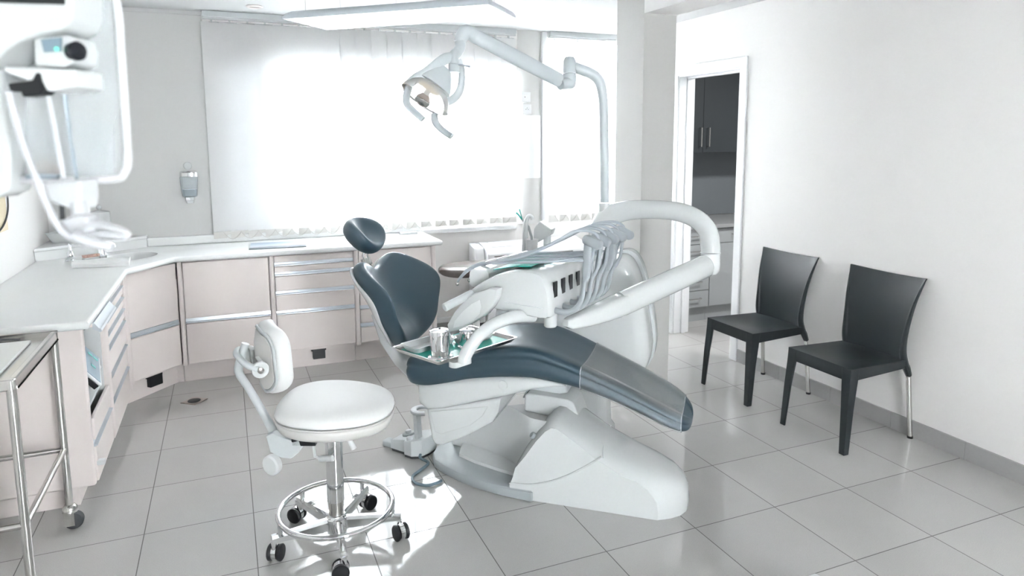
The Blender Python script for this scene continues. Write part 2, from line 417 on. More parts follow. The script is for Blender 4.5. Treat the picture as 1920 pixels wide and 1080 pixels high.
# --- corner unit
c0 = V((-.235,-.085,0)); c1 = V((.068,.215,0)); ad = (c1-c0).normalized(); FC = fr(c0, ad, (ad.y,-ad.x,0)); Lc = (c1-c0).length
r = thing('corner_cabinet', (-.3,.3,0), 'pale pink angled corner cabinet below the sink', 'cabinet', GR)
o, ax, an, az = FC
obj('body', M().prism([(-.235,-.08),(.062,.217),(.062,.735),(-.735,.735),(-.735,-.08)], (0,0,0), (1,0,0),(0,1,0),(0,0,1), .14, .755), MAT['pink'], r)
obj('plinth', M().prism([(-.292,-.088),(.024,.27),(.066,.27),(.066,.73),(-.73,.73),(-.73,-.088)], (0,0,0), (1,0,0),(0,1,0),(0,0,1), 0, .14), MAT['pink'], r)
post(r, FC, -.012, .02); front(r, FC, .024, Lc-.018, .474, .872, 'door', None, .012); front(r, FC, .024, Lc-.018, .150, .436, 'drawer', (.438,.472), .012)
obj('kick_bracket', M().fbox(o, ax, an, az, (.17,-.08,.055), (.27,-.02,.148)).fbox(o, ax, an, az, (.16,-.07,.115), (.28,-.03,.14)), MAT['black'], r, bevel=.004, label='black plastic plinth bracket')
# --- left run
FL = fr((-.235, 0, 0), (0,1,0), (1,0,0))
r = thing('narrow_cabinet', (-.5,-.13,0), 'narrow pale pink filler cabinet between the left drawers and the corner cabinet', 'cabinet', GR)
carcass(r, FL, -.168, -.112, .5); post(r, FL, -.204, -.171); front(r, FL, -.168, -.110, .474, .872, 'door', None, .012); front(r, FL, -.168, -.110, .15, .436, 'drawer', (.438,.472), .012)
r = thing('drawer_cabinet', (-.5,-.55,0), 'pale pink left wall cabinet with six slim closed drawers seen edge on', 'cabinet', GR)
carcass(r, FL, -.897, -.208, .5); post(r, FL, -.935, -.900)
zz = [.872, .808, .735, .662, .585, .431, .286, .105]
front(r, FL, -.897, -.208, .836, .872, 'drawer')
for i in range(1, 7): front(r, FL, -.897, -.208, zz[i+1]+(HB+.002 if i < 6 else 0), zz[i], 'drawer', (zz[i]+.001, zz[i]+HB))
r = thing('open_cabinet', (-.5,-1.18,0), 'pale pink cabinet nearest the camera with its top flap open over a keypad', 'cabinet', GR)
o, ax, an, az = FL
obj('side_panel', M().fbox(o, ax, an, az, (-1.462,-.52,.108), (-1.430,.012,.878)), MAT['pink'], r, bevel=.012, seg=3)
m = M(); m.fbox(o, ax, an, az, (-1.43,-.52,.12), (-.938,-.50,.878)); m.fbox(o, ax, an, az, (-1.43,-.5,.12), (-.938,-.004,.135)); m.fbox(o, ax, an, az, (-.952,-.5,.135), (-.938,-.004,.878)); m.fbox(o, ax, an, az, (-1.43,-.5,.862), (-.952,-.03,.878))
obj('body', m, MAT['whitesatin'], r)
for k in range(2): hl = M(); hl.cyl((-.30-.006*k, -.952, .80-.055*k), (-.30-.006*k, -.955, .80-.055*k), .008, 12); obj('shelf_hole', hl, MAT['black'], r)
obj('plinth', M().fbox(o, ax, an, az, (-1.40,-.52,0), (-.94,-.07,.12)), MAT['pink'], r)
obj('shelf', M().fbox(o, ax, an, az, (-1.43,-.45,.525), (-.952,-.01,.54)), MAT['whitesatin'], r, bevel=.003)
obj('shelf', M().fbox(o, ax, an, az, (-1.43,-.45,.435), (-.952,-.015,.45)), MAT['whitesatin'], r, bevel=.003)
fl = obj('flap', M().fbox(o, ax, an, az, (-1.425,-.05,.858), (-.945,.05,.876)), MAT['pink'], r, bevel=.004)
hp = [(.045,.850),(.075,.832),(.082,.836),(.078,.848),(.070,.852),(.052,.878),(.045,.878)]
obj('handle', M().prism(hp, o+ax*-1.425, an, az, ax, 0, .48), MAT['alu'], fl, label='rounded aluminium pull strip')
front(r, FL, -1.428, -.940, .318, .425, 'drawer'); front(r, FL, -1.428, -.940, .115, .286, 'drawer', (.287,.316))
obj('handle_cap', M().fbox(o, ax, an, az, (-1.43,.015,.19), (-1.40,.05,.215)), MAT['whitesatin'], r, bevel=.005)
# --- keypad lying in the open cabinet
A = pX(157, 646, -.30); B = pX(187.5, 672, -.238); C_ = pX(168, 701, -.238); D = A+C_-B
kx = (B-A); ky = (C_-B); kn = kx.cross(ky).normalized();
if kn.z < 0: kn = -kn
r = thing('keypad', ((A+C_)/2)-V((0,0,.05)), 'small grey keypad with teal buttons on the shelf inside the open pink cabinet', 'keypad')
ux, uy = kx.normalized(), ky.normalized(); lx, ly = kx.length, ky.length
uy = (uy-ux*uy.dot(ux)).normalized()
obj('case', M().fbox(A, ux, uy, kn, (-.005,0,-.014), (lx,ly,0)), MAT['whitesatin'], r, bevel=.006)
obj('base', M().fbox(A, ux, uy, kn, (-.005,.01,-.04), (lx-.004,ly-.004,-.0145)), MAT['black'], r, bevel=.004)
obj('screen', M().fbox(A, ux, uy, kn, (.008,.012,.0005), (lx-.012,ly-.012,.002)), mat('keypad_panel', (.22,.30,.36), .3), r)
for (a, b_) in ((.52,.18),(.2,.18),(.36,.55)):
    obj('button', M().fbox(A, ux, uy, kn, (a*lx,b_*ly,.002), (a*lx+.03,b_*ly+.02,.005)), mat('teal_button', (.18,.55,.50), .4), r, bevel=.002)
# ================================================================ worktop with sink
SC = V((-.24,.31,0)); sa = V((.60,.80,0)); sb = V((-.80,.60,0))
def sink_pt(t, k=1.0, z=.92): return SC + sa*(.215*k*math.cos(t)) + sb*(.165*k*math.sin(t)) + V((0,0,z))
outl = [(-.195,-1.545),(-.195,-.205),(.055,.175),(1.955,.175),(1.955,.797),(-.777,.797),(-.777,-1.545)]
bm = bmesh.new()
n = 40
ev = []
vo = [bm.verts.new((x, y, .92)) for x, y in outl]; vh = [bm.verts.new(sink_pt(2*math.pi*i/n)) for i in range(n)]
for L_ in (vo, vh):
    for i in range(len(L_)): ev.append(bm.edges.new((L_[i], L_[(i+1) % len(L_)])))
bmesh.ops.triangle_fill(bm, use_beauty=True, edges=ev)
bm.verts.index_update()
tv = [v.co.copy() for v in bm.verts]; tf = [[v.index for v in f.verts] for f in bm.faces]; bm.free()
m = M(); m.add(tv, tf)
def rim(L3, dz, out):
    k = len(L3); m.loft([[V(p) for p in L3], [V(p)+V((0,0,dz)) for p in L3]], False, False)
    return m
# rounded front nose as a swept profile, plus underside
def offset(poly, d):
    res = []; k = len(poly)
    for i in range(k):
        p0, p1, p2 = V((*poly[i-1],0)), V((*poly[i],0)), V((*poly[(i+1) % k],0))
        e1 = (p1-p0).normalized(); e2 = (p2-p1).normalized(); n1 = V((e1.y,-e1.x,0)); n2 = V((e2.y,-e2.x,0)); b = (n1+n2)/(1+n1.dot(n2)); q = p1+b*d; res.append((q.x, q.y))
    return res
# outline runs clockwise? choose the sign that grows the area
def areaP(p): return sum(p[i-1][0]*p[i][1]-p[i][0]*p[i-1][1] for i in range(len(p)))/2
sg = 1 if areaP(offset(outl, .01)) > areaP(outl) and areaP(outl) > 0 else (-1 if areaP(outl) < 0 else 1)
rings = []
for dz, d in ((0,0),(-.003,.008),(-.010,.0135),(-.020,.015),(-.030,.0135),(-.037,.008),(-.040,0)):
    pl = outl if d == 0 else [((q if i in (0,1,2,3) else outl[i])) for i, q in enumerate(offset(outl, d*sg))]
    pl = [(x if i not in (4,) else x, y) for i, (x, y) in enumerate(pl)]
    rings.append([V((x, y, .92+dz)) for x, y in pl])
m.loft(rings, False, False)
m.loft([[sink_pt(2*math.pi*i/n, 1, .92) for i in range(n)], [sink_pt(2*math.pi*i/n, 1, .88) for i in range(n)]], False, False)
r = thing('worktop', (.2,.5,.88), 'long white worktop with rounded edge running around the corner over the pink cabinets', 'worktop')
obj('slab', m, MAT['top'], r, angle=50)
bw = M(); rg = []
for k, z in ((1.0,.9205),(.985,.917),(.97,.90),(.93,.85),(.80,.80),(.55,.775),(.2,.77)): rg.append([sink_pt(2*math.pi*i/n, k, z) for i in range(n)])
bw.loft(rg, False, True); obj('basin', bw, mat('basin_glaze', (.74,.75,.75), .12, coat=.4), r)
obj('drain', M().lathe([(.001,0),(.022,0),(.024,.003)], (SC.x,SC.y,.772), None, 16), MAT['chrome'], r)
lm = M(); led = [(-.777,.33),(-.155,.74),(-.155,.797),(-.777,.797)]
lm.prism(led, (0,0,0), (1,0,0),(0,1,0),(0,0,1), .921, .985)
obj('raised_ledge', lm, MAT['top'], r)
lm = M(); led2 = [(-.777,.305),(-.150,.715),(-.150,.797),(-.777,.797)]
lm.prism(led2, (0,0,0), (1,0,0),(0,1,0),(0,0,1), .985, 1.008)
obj('ledge_top', lm, MAT['top'], r, bevel=.009, seg=3)
# ================================================================ things on the worktop
p = pz(133, 489, .9202)
r = thing('soap_pump', p, 'small chrome soap pump standing left of the sink', 'soap pump')
obj('base', M().lathe([(.033,0),(.033,.004),(.016,.008)], p, None, 20), MAT['chrome'], r)
obj('bottle', M().lathe([(.016,.006),(.019,.012),(.019,.055),(.013,.066),(.009,.07),(.009,.078)], p, None, 20), MAT['chrome'], r)
obj('spout', M().lathe([(.010,.078),(.010,.112),(.004,.116)], p, None, 14).tube([p+V((0,0,.10)), p+V((.03,.012,.112)), p+V((.06,.02,.125))], [.006,.004], 8), MAT['chrome'], r)
p = pz(193, 487, .9202)
r = thing('tap', p, 'square chrome mixer tap beside the sink', 'tap')
obj('body', M().lathe([(.030,0),(.030,.008),(.026,.012),(.026,.085),(.022,.1),(.010,.105)], p, None, 20), MAT['chrome'], r)
obj('spout', M().tube(spline([p+V((0,0,.075)), p+V((.03,.05,.10)), p+V((.055,.09,.095)), p+V((.06,.1,.07))], 4), .011, 10), MAT['chrome'], r)
obj('lever', M().tube([p+V((0,0,.10)), p+V((-.01,-.03,.13)), p+V((-.015,-.06,.14))], [.008,.006], 8), MAT['chrome'], r)
# nail brush
p = pz(174, 489, .92)+V((0,0,.001)); ex = (pz(188,486,.92)-pz(160,490,.92)).normalized(); ey = V((-ex.y,ex.x,0)); ez = V((0,0,1))
r = thing('nail_brush', p, 'white nail brush with pink bristles up, lying by the tap', 'brush')
obj('handle', M().fbox(p, ex, ey, ez, (-.06,-.022,.006), (.06,.022,.026)), MAT['white'], r, bevel=.008)
bm_ = M()
for i in range(14):
    for j in range(5):
        c = p+ex*(-.053+i*.0082)+ey*(-.016+j*.008)+ez*.0265; bm_.cyl(c, c+ez*.016+V((random.uniform(-.002,.002), random.uniform(-.002,.002), 0)), .0035, 5)
obj('bristles', bm_, mat('pink_bristle', (.62,.42,.36), .7), r)
# folded towel
P0, P1 = pz(134,503,.921), pz(242,499,.921); P3, P2 = pz(150,489,.921), pz(247,478,.921)
tw = M()
def tow(u, v):
    a = P0.lerp(P1, u); b = P3.lerp(P2, u); q = a.lerp(b, v*.55)
    return q + V((0,0,.030+.004*math.sin(u*9+v*4)+.004*math.sin(v*11+u*2)-.012*(max(0,abs(v-.5)-.38)/.12)**2))
tw.grid(tow, 24, 12); bt = M()
def tow2(u, v): q = tow(u, v); return V((q.x, q.y, .9215))
k = len(tw.v); tw.grid(tow2, 24, 12)
per = [i*13 for i in range(25)]+[24*13+j for j in range(1,13)]+[i*13+12 for i in range(23,-1,-1)]+[j for j in range(11,0,-1)]
for i in range(len(per)): a, b_ = per[i], per[(i+1) % len(per)]; tw.f.append([a, b_, b_+k, a+k])
o_ = obj('folded_towel', tw, mat('white_towel', (.82,.83,.83), .9, bump=.5, bscale=500), None, base=(P0+P2)/2)
tag(o_, 'folded white towel lying on the worktop in front of the sink', 'towel')
# white tray box on the ledge
cx = V((-.62,.60,1.009)); ex = V((.93,-.06,0)).normalized(); ex = (pz(160,456,1.0)-pz(95,456,1.0)).normalized(); ey = V((-ex.y,ex.x,0)); ez = V((0,0,1))
cx = (pz(160,456,1.009)+pz(95,456,1.009))/2+ey*.055
tr = M(); a_, b_ = .122, .05
rings = [[cx+ex*x+ey*y+ez*.0 for x, y in rrect(2*a_,2*b_,.012,3)], [cx+ex*x+ey*y+ez*.07 for x, y in rrect(2*a_+.06,2*b_+.04,.012,3)],
         [cx+ex*x+ey*y+ez*.07 for x, y in rrect(2*a_+.05,2*b_+.03,.012,3)], [cx+ex*x+ey*y+ez*.006 for x, y in rrect(2*a_-.01,2*b_-.01,.012,3)]]
tr.loft(rings, True, True)
r = thing('storage_tray', cx, 'open white plastic tray with slanted sides on the ledge in the corner', 'tray')
obj('shell', tr, MAT['white'], r)
obj('contents', M().ball(cx+ez*.05-ex*.02, .03, .03, .025).box(tuple(cx+V((-.02,-.02,.008))), tuple(cx+V((.04,.02,.04)))), MAT['midgrey'], r)
# lidded jar
p = pz(190, 445, 1.009)
r = thing('lidded_jar', p, 'white porcelain jar with knobbed lid standing on the corner ledge', 'jar')
jr = .058
obj('body', M().lathe([(jr*.9,0),(jr,.006),(jr,.10),(jr*1.0,.11)], p, None, 32), MAT['white'], r)
ld = obj('lid', M().lathe([(jr*1.16,.108),(jr*1.2,.113),(jr*1.2,.175),(jr*1.14,.188),(jr*.6,.196),(.012,.2)], p, None, 32), MAT['white'], r)
obj('knob', M().ball(p+V((0,0,.222)), .019, .019, .019).cyl(p+V((0,0,.195)), p+V((0,0,.21)), .009), MAT['white'], ld)
# magazine
mg = [pz(466,450.5,.9215), pz(566,447,.9215), pz(575,463,.9215), pz(467,468.5,.9215)]
ex = (mg[2]-mg[3]).normalized(); ey = V((-ex.y,ex.x,0)); W_, H_ = .40, .30; o0 = mg[3]
def mag_mat():
    m = bpy.data.materials.new('magazine_cover'); m.use_nodes = True; nt = m.node_tree; N = nt.nodes; L = nt.links; b = N['Principled BSDF']
    tc = N.new('ShaderNodeTexCoord'); sp = N.new('ShaderNodeSeparateXYZ'); L.new(tc.outputs['Generated'], sp.inputs[0])
    nz = N.new('ShaderNodeTexNoise'); nz.inputs['Scale'].default_value = 5; L.new(tc.outputs['Generated'], nz.inputs['Vector'])
    ad = N.new('ShaderNodeMath'); ad.operation = 'MULTIPLY_ADD'; ad.inputs[1].default_value = .22; L.new(nz.outputs['Fac'], ad.inputs[0]); L.new(sp.outputs['Y'], ad.inputs[2])
    cr = N.new('ShaderNodeValToRGB'); e = cr.color_ramp.elements; e[0].position = .0; e[0].color = (.16,.18,.20,1); e[1].position = 1.1; e[1].color = (.22,.27,.35,1)
    for ps, c in ((.36,(.19,.21,.22,1)),(.40,(.16,.18,.21,1)),(.43,(.46,.49,.52,1)),(.75,(.36,.41,.47,1))): x = e.new(ps); x.color = c
    L.new(ad.outputs[0], cr.inputs['Fac']); L.new(cr.outputs['Color'], b.inputs['Base Color']); b.inputs['Roughness'].default_value = .6; b.inputs['Specular IOR Level'].default_value = .2
    return m
mgm = M().fbox(o0, ex, ey, V((0,0,1)), (0,0,0), (W_,H_,.006))
o_ = obj('magazine', mgm, mag_mat(), None, base=o0); tag(o_, 'magazine with a grey landscape photo lying on the worktop', 'magazine')
# remote control
p = pz(766, 439, .9215); ex = V((1,-.08,0)).normalized(); ey = V((.08,1,0)).normalized()
r = thing('remote_control', p, 'white remote control lying at the right end of the worktop', 'remote')
obj('case', M().fbox(p, ex, ey, V((0,0,1)), (-.075,-.02,0), (.075,.03,.02)), MAT['white'], r, bevel=.006)
bt = M()
for i in range(5): bt.fbox(p, ex, ey, V((0,0,1)), (-.045+i*.02,0,.02), (-.034+i*.02,.012,.0225))
obj('buttons', bt, MAT['lightgrey'], r)
# ================================================================ vertical blinds
def fabric():
    m = bpy.data.materials.new('blind_fabric'); m.use_nodes = True; nt = m.node_tree; N = nt.nodes; L = nt.links; out = N['Material Output']; N.remove(N['Principled BSDF'])
    d = N.new('ShaderNodeBsdfDiffuse'); t = N.new('ShaderNodeBsdfTranslucent'); mx = N.new('ShaderNodeMixShader')
    tc = N.new('ShaderNodeTexCoord'); wv = N.new('ShaderNodeTexNoise'); wv.inputs['Scale'].default_value = 260; L.new(tc.outputs['Object'], wv.inputs['Vector'])
    cr = N.new('ShaderNodeMapRange'); cr.inputs['To Min'].default_value = .84; cr.inputs['To Max'].default_value = .90; L.new(wv.outputs['Fac'], cr.inputs['Value'])
    cb = N.new('ShaderNodeCombineColor')
    for i in range(3): L.new(cr.outputs['Result'], cb.inputs[i])
    L.new(cb.outputs[0], d.inputs['Color']); L.new(cb.outputs[0], t.inputs['Color'])
    mx.inputs['Fac'].default_value = .52; L.new(d.outputs[0], mx.inputs[1]); L.new(t.outputs[0], mx.inputs[2]); L.new(mx.outputs[0], out.inputs['Surface'])
    return m
MAT['fabric'] = fabric()
MAT['weight'] = mat('blind_hem', (.62,.61,.59), .7, bump=.05)
MAT['chain'] = mat('bead_chain', (.55,.53,.51), .5)
def blind(x0, n, pitch, y, zt, zb, zh, label, chain='chain'):
    r = thing('vertical_blind', (x0+n*pitch/2, y, zb), label, 'blind')
    obj('headrail', M().box((x0, y-.028, zt-.042), (x0+n*pitch, y+.03, zt)), MAT['lightgrey'], r, bevel=.004, smooth=False)
    obj('track', M().box((x0, y-.012, zt-.058), (x0+n*pitch, y+.012, zt-.043)), MAT['white'], r, smooth=False)
    hk = M()
    a = math.radians(13)
    for i in range(n):
        cx = x0+(i+.5)*pitch
        w = pitch*.60
        ca, sa_ = math.cos(a), math.sin(a)
        def P(s_, z, o=0): return V((cx+s_*ca, y+.004+s_*sa_+o, z))
        zs_ = [zt-.075, zh]
        m = M(); th = .0006
        m.loft([[P(-w, z, -th), P(w, z, -th), P(w, z, th), P(-w, z, th)] for z in (zh, zt-.078)])
        sl = obj('slat', m, MAT['fabric'], r, smooth=False)
        h = M(); h.loft([[P(-w, z, -.0022), P(w, z, -.0022), P(w, z, .0022), P(-w, z, .0022)] for z in (zb, zh-.0005)])
        obj('hem', h, MAT['weight'], sl, smooth=False)
        k = M().box((cx-.007, y-.006, zt-.078), (cx+.007, y+.008, zt-.059)); obj('hook', k, MAT['white'], sl, smooth=False)
    for i in range(n-1):
        ax_ = x0+(i+.5)*pitch; pts = []
        for j in range(13):
            t = j/12; pts.append(V((ax_+pitch*t, y-.014, zh-.004-.055*(1-(2*t-1)**2))))
        obj('chain', M().tube(pts, .0022, 6), MAT['chain'], r)
    return r
blind(.318, 20, .1262, YB-.062, ZC-.002, .955, 1.008, 'wide white vertical blind over the large left window')
blind(3.172, 6, .1150, YB-.055, ZC-.002, .935, 1.004, 'narrow white vertical blind over the right window, behind the lamp pole')
# ================================================================ wall fittings
# grey-chrome soap dispenser on the wall
r = thing('soap_dispenser', (.148, YB, 1.25), 'clear and chrome wall soap dispenser beside the blind above the worktop', 'soap dispenser')
c0 = pY(355, 350, YB-.05); cx, zc = c0.x, c0.z
zt_, zb_ = pY(355, 320, YB-.05).z, pY(358, 376, YB-.05).z
hw = .062
def dring(z, k, d): return [V((cx+p[0]*k, YB-.003-(p[1]+.5)*d, z)) for p in [(-.062,-.5),(.062,-.5),(.062,.2),(.045,.42),(0,.5),(-.045,.42),(-.062,.2)]]
H = zt_-zb_
obj('cap', M().loft([dring(zt_-.045,1.0,.098), dring(zt_-.012,.98,.098), dring(zt_,.86,.085)]), MAT['chrome'], r, bevel=.004)
obj('tank', M().loft([dring(zb_+.03,.82,.075), dring(zb_+.08,.92,.088), dring(zt_-.0455,1.0,.096)]), MAT['clear'], r, bevel=.004)
obj('liquid', M().loft([dring(zb_+.034,.74,.066), dring(zb_+.085,.80,.074)]), mat('soap_liquid', (.30,.36,.40), .2), r)
obj('back_plate', M().box((cx-.045, YB-.004, zb_+.02), (cx+.045, YB+.0005, zt_-.03)), MAT['lightgrey'], r)
pb = obj('push_bar', M().loft([dring(zb_-.02,.42,.09), dring(zb_+.005,.56,.105), dring(zb_+.029,.58,.10)]), MAT['chrome'], r, bevel=.004)
obj('lock', M().lathe([(.028,0),(.03,.003),(.028,.007)], (cx-.004, YB-.004, zt_+.035), (0,-1,0), 24).box((cx-.014, YB-.011, zt_-.004), (cx+.006, YB-.004, zt_+.012)), MAT['white'], r)
# white panel and sockets on the pier
def pier_y(x): t = (x-2.885)/(3.112-2.885); return YB-.045*math.sin(math.pi*min(max(t,0.01),.99))**.8
z0, z1 = pY(992, 334, YB-.05).z, pY(992, 216, YB-.05).z
pts = [(2.889+(3.108-2.889)*i/12) for i in range(13)]
poly = [(x, pier_y(x)-.016) for x in pts]+[(x, pier_y(x)-.002) for x in reversed(pts)]
o_ = obj('wall_panel', M().prism(poly, (0,0,0), (1,0,0), (0,1,0), (0,0,1), z0, z1), MAT['trim'], None, base=(3.0, YB-.05, z0))
tag(o_, 'curved white panel fixed to the pier between the two windows', 'panel')
def plate(name, u, v, lab, cat):
    c = pY(u, v, YB-.055); y = pier_y(c.x)
    r = thing(name, (c.x, y, c.z), lab, cat)
    obj('plate', M().prism(rrect(.088,.088,.006,3,c.x,c.z), (0,y-.004,0), (1,0,0), (0,0,1), (0,1,0), -.014, .008), MAT['trim'], r, bevel=.002)
    return r, c, y
r, c, y = plate('wall_switch', 986.5, 182, 'square white switch plate with one small dark dot, above the wall socket', 'switch')
obj('rocker', M().box((c.x-.028, y-.021, c.z-.028), (c.x+.03, y-.0182, c.z+.03)), MAT['trim'], r, bevel=.001)
obj('indicator', M().cyl((c.x-.012, y-.0205, c.z), (c.x-.012, y-.0225, c.z), .0045, 10), MAT['brown'], r)
r, c, y = plate('wall_socket', 988, 205, 'square white wall socket with round recess, below the switch plate', 'socket')
obj('insert', M().lathe([(.030,0),(.030,.005),(.026,.006),(.024,.002),(.001,.002)], (c.x, y-.0185, c.z), (0,-1,0), 28), MAT['trim'], r)
hs = [(-.011,0),(.011,0),(0,.012)]
for i, h in enumerate(hs): obj('pin_hole', M().cyl((c.x+h[0], y-.0206, c.z+h[1]), (c.x+h[0], y-.022, c.z+h[1]), .0035, 8), MAT['brown'], r)
# slim grey handle strip beside the blind
a = pY(969, 318, YB-.04); b = pY(971, 342, YB-.04)
# ================================================================ air unit
x0, x1, yf, yb = 2.385, 3.40, .50, YB-.03
r = thing('air_unit', ((x0+x1)/2, (yf+yb)/2, 0), 'white floor standing air conditioning unit with slotted grille under the windows', 'air conditioner')
prof = [(yf+.0,.10),(yf-.0,.66),(yf+.012,.715),(yf+.05,.755),(yb-.10,.79),(yb,.79),(yb,.10)]
obj('case', M().prism(prof, (x0+.09,0,0), (0,1,0), (0,0,1), (1,0,0), 0, x1-x0-.09), MAT['trim'], r, bevel=.012, seg=3)
prof2 = [(yf+.06,.10),(yf+.06,.70),(yf+.09,.765),(yb-.02,.795),(yb-.02,.10)]
obj('end_cap', M().prism(prof2, (x0,0,0), (0,1,0), (0,0,1), (1,0,0), 0, .088), MAT['trim'], r, bevel=.012, seg=3)
obj('end_cap', M().prism(prof2, (x1+.002,0,0), (0,1,0), (0,0,1), (1,0,0), 0, .06), MAT['trim'], r, bevel=.012, seg=3)
for k in range(4):
    z = .628+.021*k
    for j in range(2): obj('slot', M().box((x0+.15+j*.39, yf-.0025, z), (x0+.15+j*.39+.375, yf-.0005, z+.008)), MAT['brown'], r, smooth=False)
ln = M(); obj('lid', M().prism([(yf+.075,.763),(yf+.075,.771),(yb-.06,.796),(yb-.06,.788)], (x0+.16,0,0), (0,1,0), (0,0,1), (1,0,0), 0, .62), MAT['trim'], r, bevel=.002)
obj('base', M().box((x0+.1, yf+.04, .0), (x1-.02, yb-.02, .098)), MAT['black'], r)
# ================================================================ pendant panel light
ZP = 2.42
q = [pz(521,36,ZP), pz(620,56,ZP), pz(967,33,ZP), pz(915,8,ZP)]
ctr = sum(q, V((0,0,0)))/4; ex = ((q[2]-q[1])+(q[3]-q[0])).normalized(); ey = V((-ex.y,ex.x,0)); Lh = ((q[2]-q[1]).length+(q[3]-q[0]).length)/4; Wh = ((q[1]-q[0]).length+(q[2]-q[3]).length)/4
r = thing('pendant_light', ctr, 'long rectangular white panel light hung on wires from the ceiling', 'ceiling light')
rings = []
for k, dz in ((0,0),(.0,.012),(-.012,.03),(-.04,.048),(-.09,.058)): rings.append([ctr+ex*p[0]+ey*p[1]+V((0,0,dz)) for p in [(-Lh-k,-Wh-k),(Lh+k,-Wh-k),(Lh+k,Wh+k),(-Lh-k,Wh+k)]])
hm = M(); hm.loft(rings, False, True)
inn = [[ctr+ex*p[0]+ey*p[1]+V((0,0,dz)) for p in [(-Lh+.018,-Wh+.018),(Lh-.018,-Wh+.018),(Lh-.018,Wh-.018),(-Lh+.018,Wh-.018)]] for dz in (0,.012)]
hm.loft([rings[0], inn[0], inn[1]], False, False)
obj('housing', hm, mat('pendant_metal', (.62,.67,.71), .4), r)
MAT['panel'] = emit('lit_diffuser', (1,.99,.97), .6)
obj('diffuser', M().loft([[p+V((0,0,-.006)) for p in inn[1]], [p+V((0,0,0)) for p in inn[1]]]), MAT['panel'], r, smooth=False)
for sx, sy in ((-.92,-.3),(-.72,.5),(-.12,.5),(.86,-.5),(.86,.5)):
    b0 = ctr+ex*(Lh*sx)+ey*(Wh*sy)+V((0,0,.05)); obj('wire', M().tube([b0, V((b0.x,b0.y,ZC))], .0022, 6), MAT['steel'], r)
    
obj('canopy', M().fbox(ctr+ex*(Lh*.80)-ey*(Wh*.75)+V((0,0,.05)), ex, ey, V((0,0,1)), (-.07,-.05,0), (.07,.05,.04)), MAT['lightgrey'], r, bevel=.005)
# recessed downlight
p = pz(477, 11, ZC)
r = thing('downlight', p-V((0,0,.012)), 'small round recessed spotlight in the ceiling near the blind', 'ceiling light')
obj('ring', M().lathe([(.030,.0),(.055,-.001),(.060,-.006),(.050,-.014),(.034,-.010),(.030,0)], p, (0,0,1), 28, False, False), mat('downlight_ring', (.74,.68,.66), .4), r)
obj('lamp', M().lathe([(.001,-.002),(.029,-.002),(.029,-.0005)], p, (0,0,1), 20), MAT['midgrey'], r)
# ================================================================ floor drain
dc = V((.143,-.172,.0)); ex = V((.72,.69,0)).normalized()
ex = (pz(388,748,0)-pz(364,760,0)).normalized(); ey = V((-ex.y,ex.x,0))
r = thing('floor_drain', dc, 'small square metal floor drain set in the tiles near the corner cabinet', 'drain')
obj('frame', M().fbox(dc, ex, ey, V((0,0,1)), (-.058,-.058,.0006), (.058,.058,.004)), mat('drain_bronze', (.34,.29,.26), .4, metal=.6), r)
gm = M().lathe([(.001,.0042),(.040,.0042),(.040,.006),(.034,.007),(.001,.0065)], dc, None, 28)
obj('grate', gm, mat('drain_dark', (.05,.055,.06), .35, metal=.5), r)
# ================================================================ kitchen units seen through the doorway
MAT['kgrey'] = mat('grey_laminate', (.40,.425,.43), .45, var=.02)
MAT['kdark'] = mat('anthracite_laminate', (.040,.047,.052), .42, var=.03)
KF = .125
def kz(u, v, y=KF): return pY(u, v, y).z
def kbar(root, x0, x1, y, z, vert=False, z1=None):
    m = M()
    if vert: m.tube([V((x0,y,z)), V((x0,y-.035,z)), V((x0,y-.035,z1)), V((x0,y,z1))], .006, 8)
    else: m.tube([V((x0,y,z)), V((x0,y-.03,z)), V((x1,y-.03,z)), V((x1,y,z))], .006, 8)
    obj('handle', m, MAT['steel'], root, label='brushed steel bar handle')
xs0 = 4.235; xd = pY(1331, 500, KF).x
r = thing('kitchen_drawer_unit', ((xs0+xd)/2, .4, 0), 'grey drawer unit in the dark back room, left of the plain grey door', 'cabinet', 'grey units in the back room')
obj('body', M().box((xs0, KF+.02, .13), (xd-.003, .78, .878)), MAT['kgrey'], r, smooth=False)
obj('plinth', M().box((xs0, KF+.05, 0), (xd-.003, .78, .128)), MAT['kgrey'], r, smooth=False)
zs = [.874, .735, .595, .455, .300, .140]
for i in range(5):
    f = obj('drawer', M().box((xs0+.003, KF, zs[i+1]+.004), (xd-.005, KF+.019, zs[i]-.003)), MAT['kgrey'], r, bevel=.002, smooth=False)
    zc = (zs[i]+zs[i+1])/2+.01; kbar(f, xs0+.07, xs0+.20, KF, zc)
r = thing('kitchen_base_unit', ((xd+5.6)/2, .4, 0), 'grey base unit with a large plain door under one drawer in the back room', 'cabinet', 'grey units in the back room')
obj('body', M().box((xd, KF+.02, .13), (5.7, .78, .878)), MAT['kgrey'], r, smooth=False)
obj('plinth', M().box((xd, KF+.05, 0), (5.7, .78, .128)), MAT['kgrey'], r, smooth=False)
f = obj('drawer', M().box((xd+.003, KF, .739), (5.2, KF+.019, .871)), MAT['kgrey'], r, bevel=.002, smooth=False); kbar(f, xd+.24, xd+.40, KF, .815)
obj('door', M().box((xd+.003, KF, .144), (5.2, KF+.019, .733)), MAT['kgrey'], r, bevel=.002, smooth=False)
o_ = obj('kitchen_worktop', M().box((xs0-.03, KF-.03, .881), (5.72, .785, .915)), mat('kitchen_top', (.33,.34,.34), .4), None, bevel=.004, smooth=False, base=(4.9,.4,.881))
tag(o_, 'grey worktop over the units in the dark back room', 'worktop')
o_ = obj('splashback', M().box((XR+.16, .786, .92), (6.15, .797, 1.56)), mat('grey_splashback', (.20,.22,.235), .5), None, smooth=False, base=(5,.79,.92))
tag(o_, 'plain dark grey splashback panel under the dark wall cupboards', 'splashback')
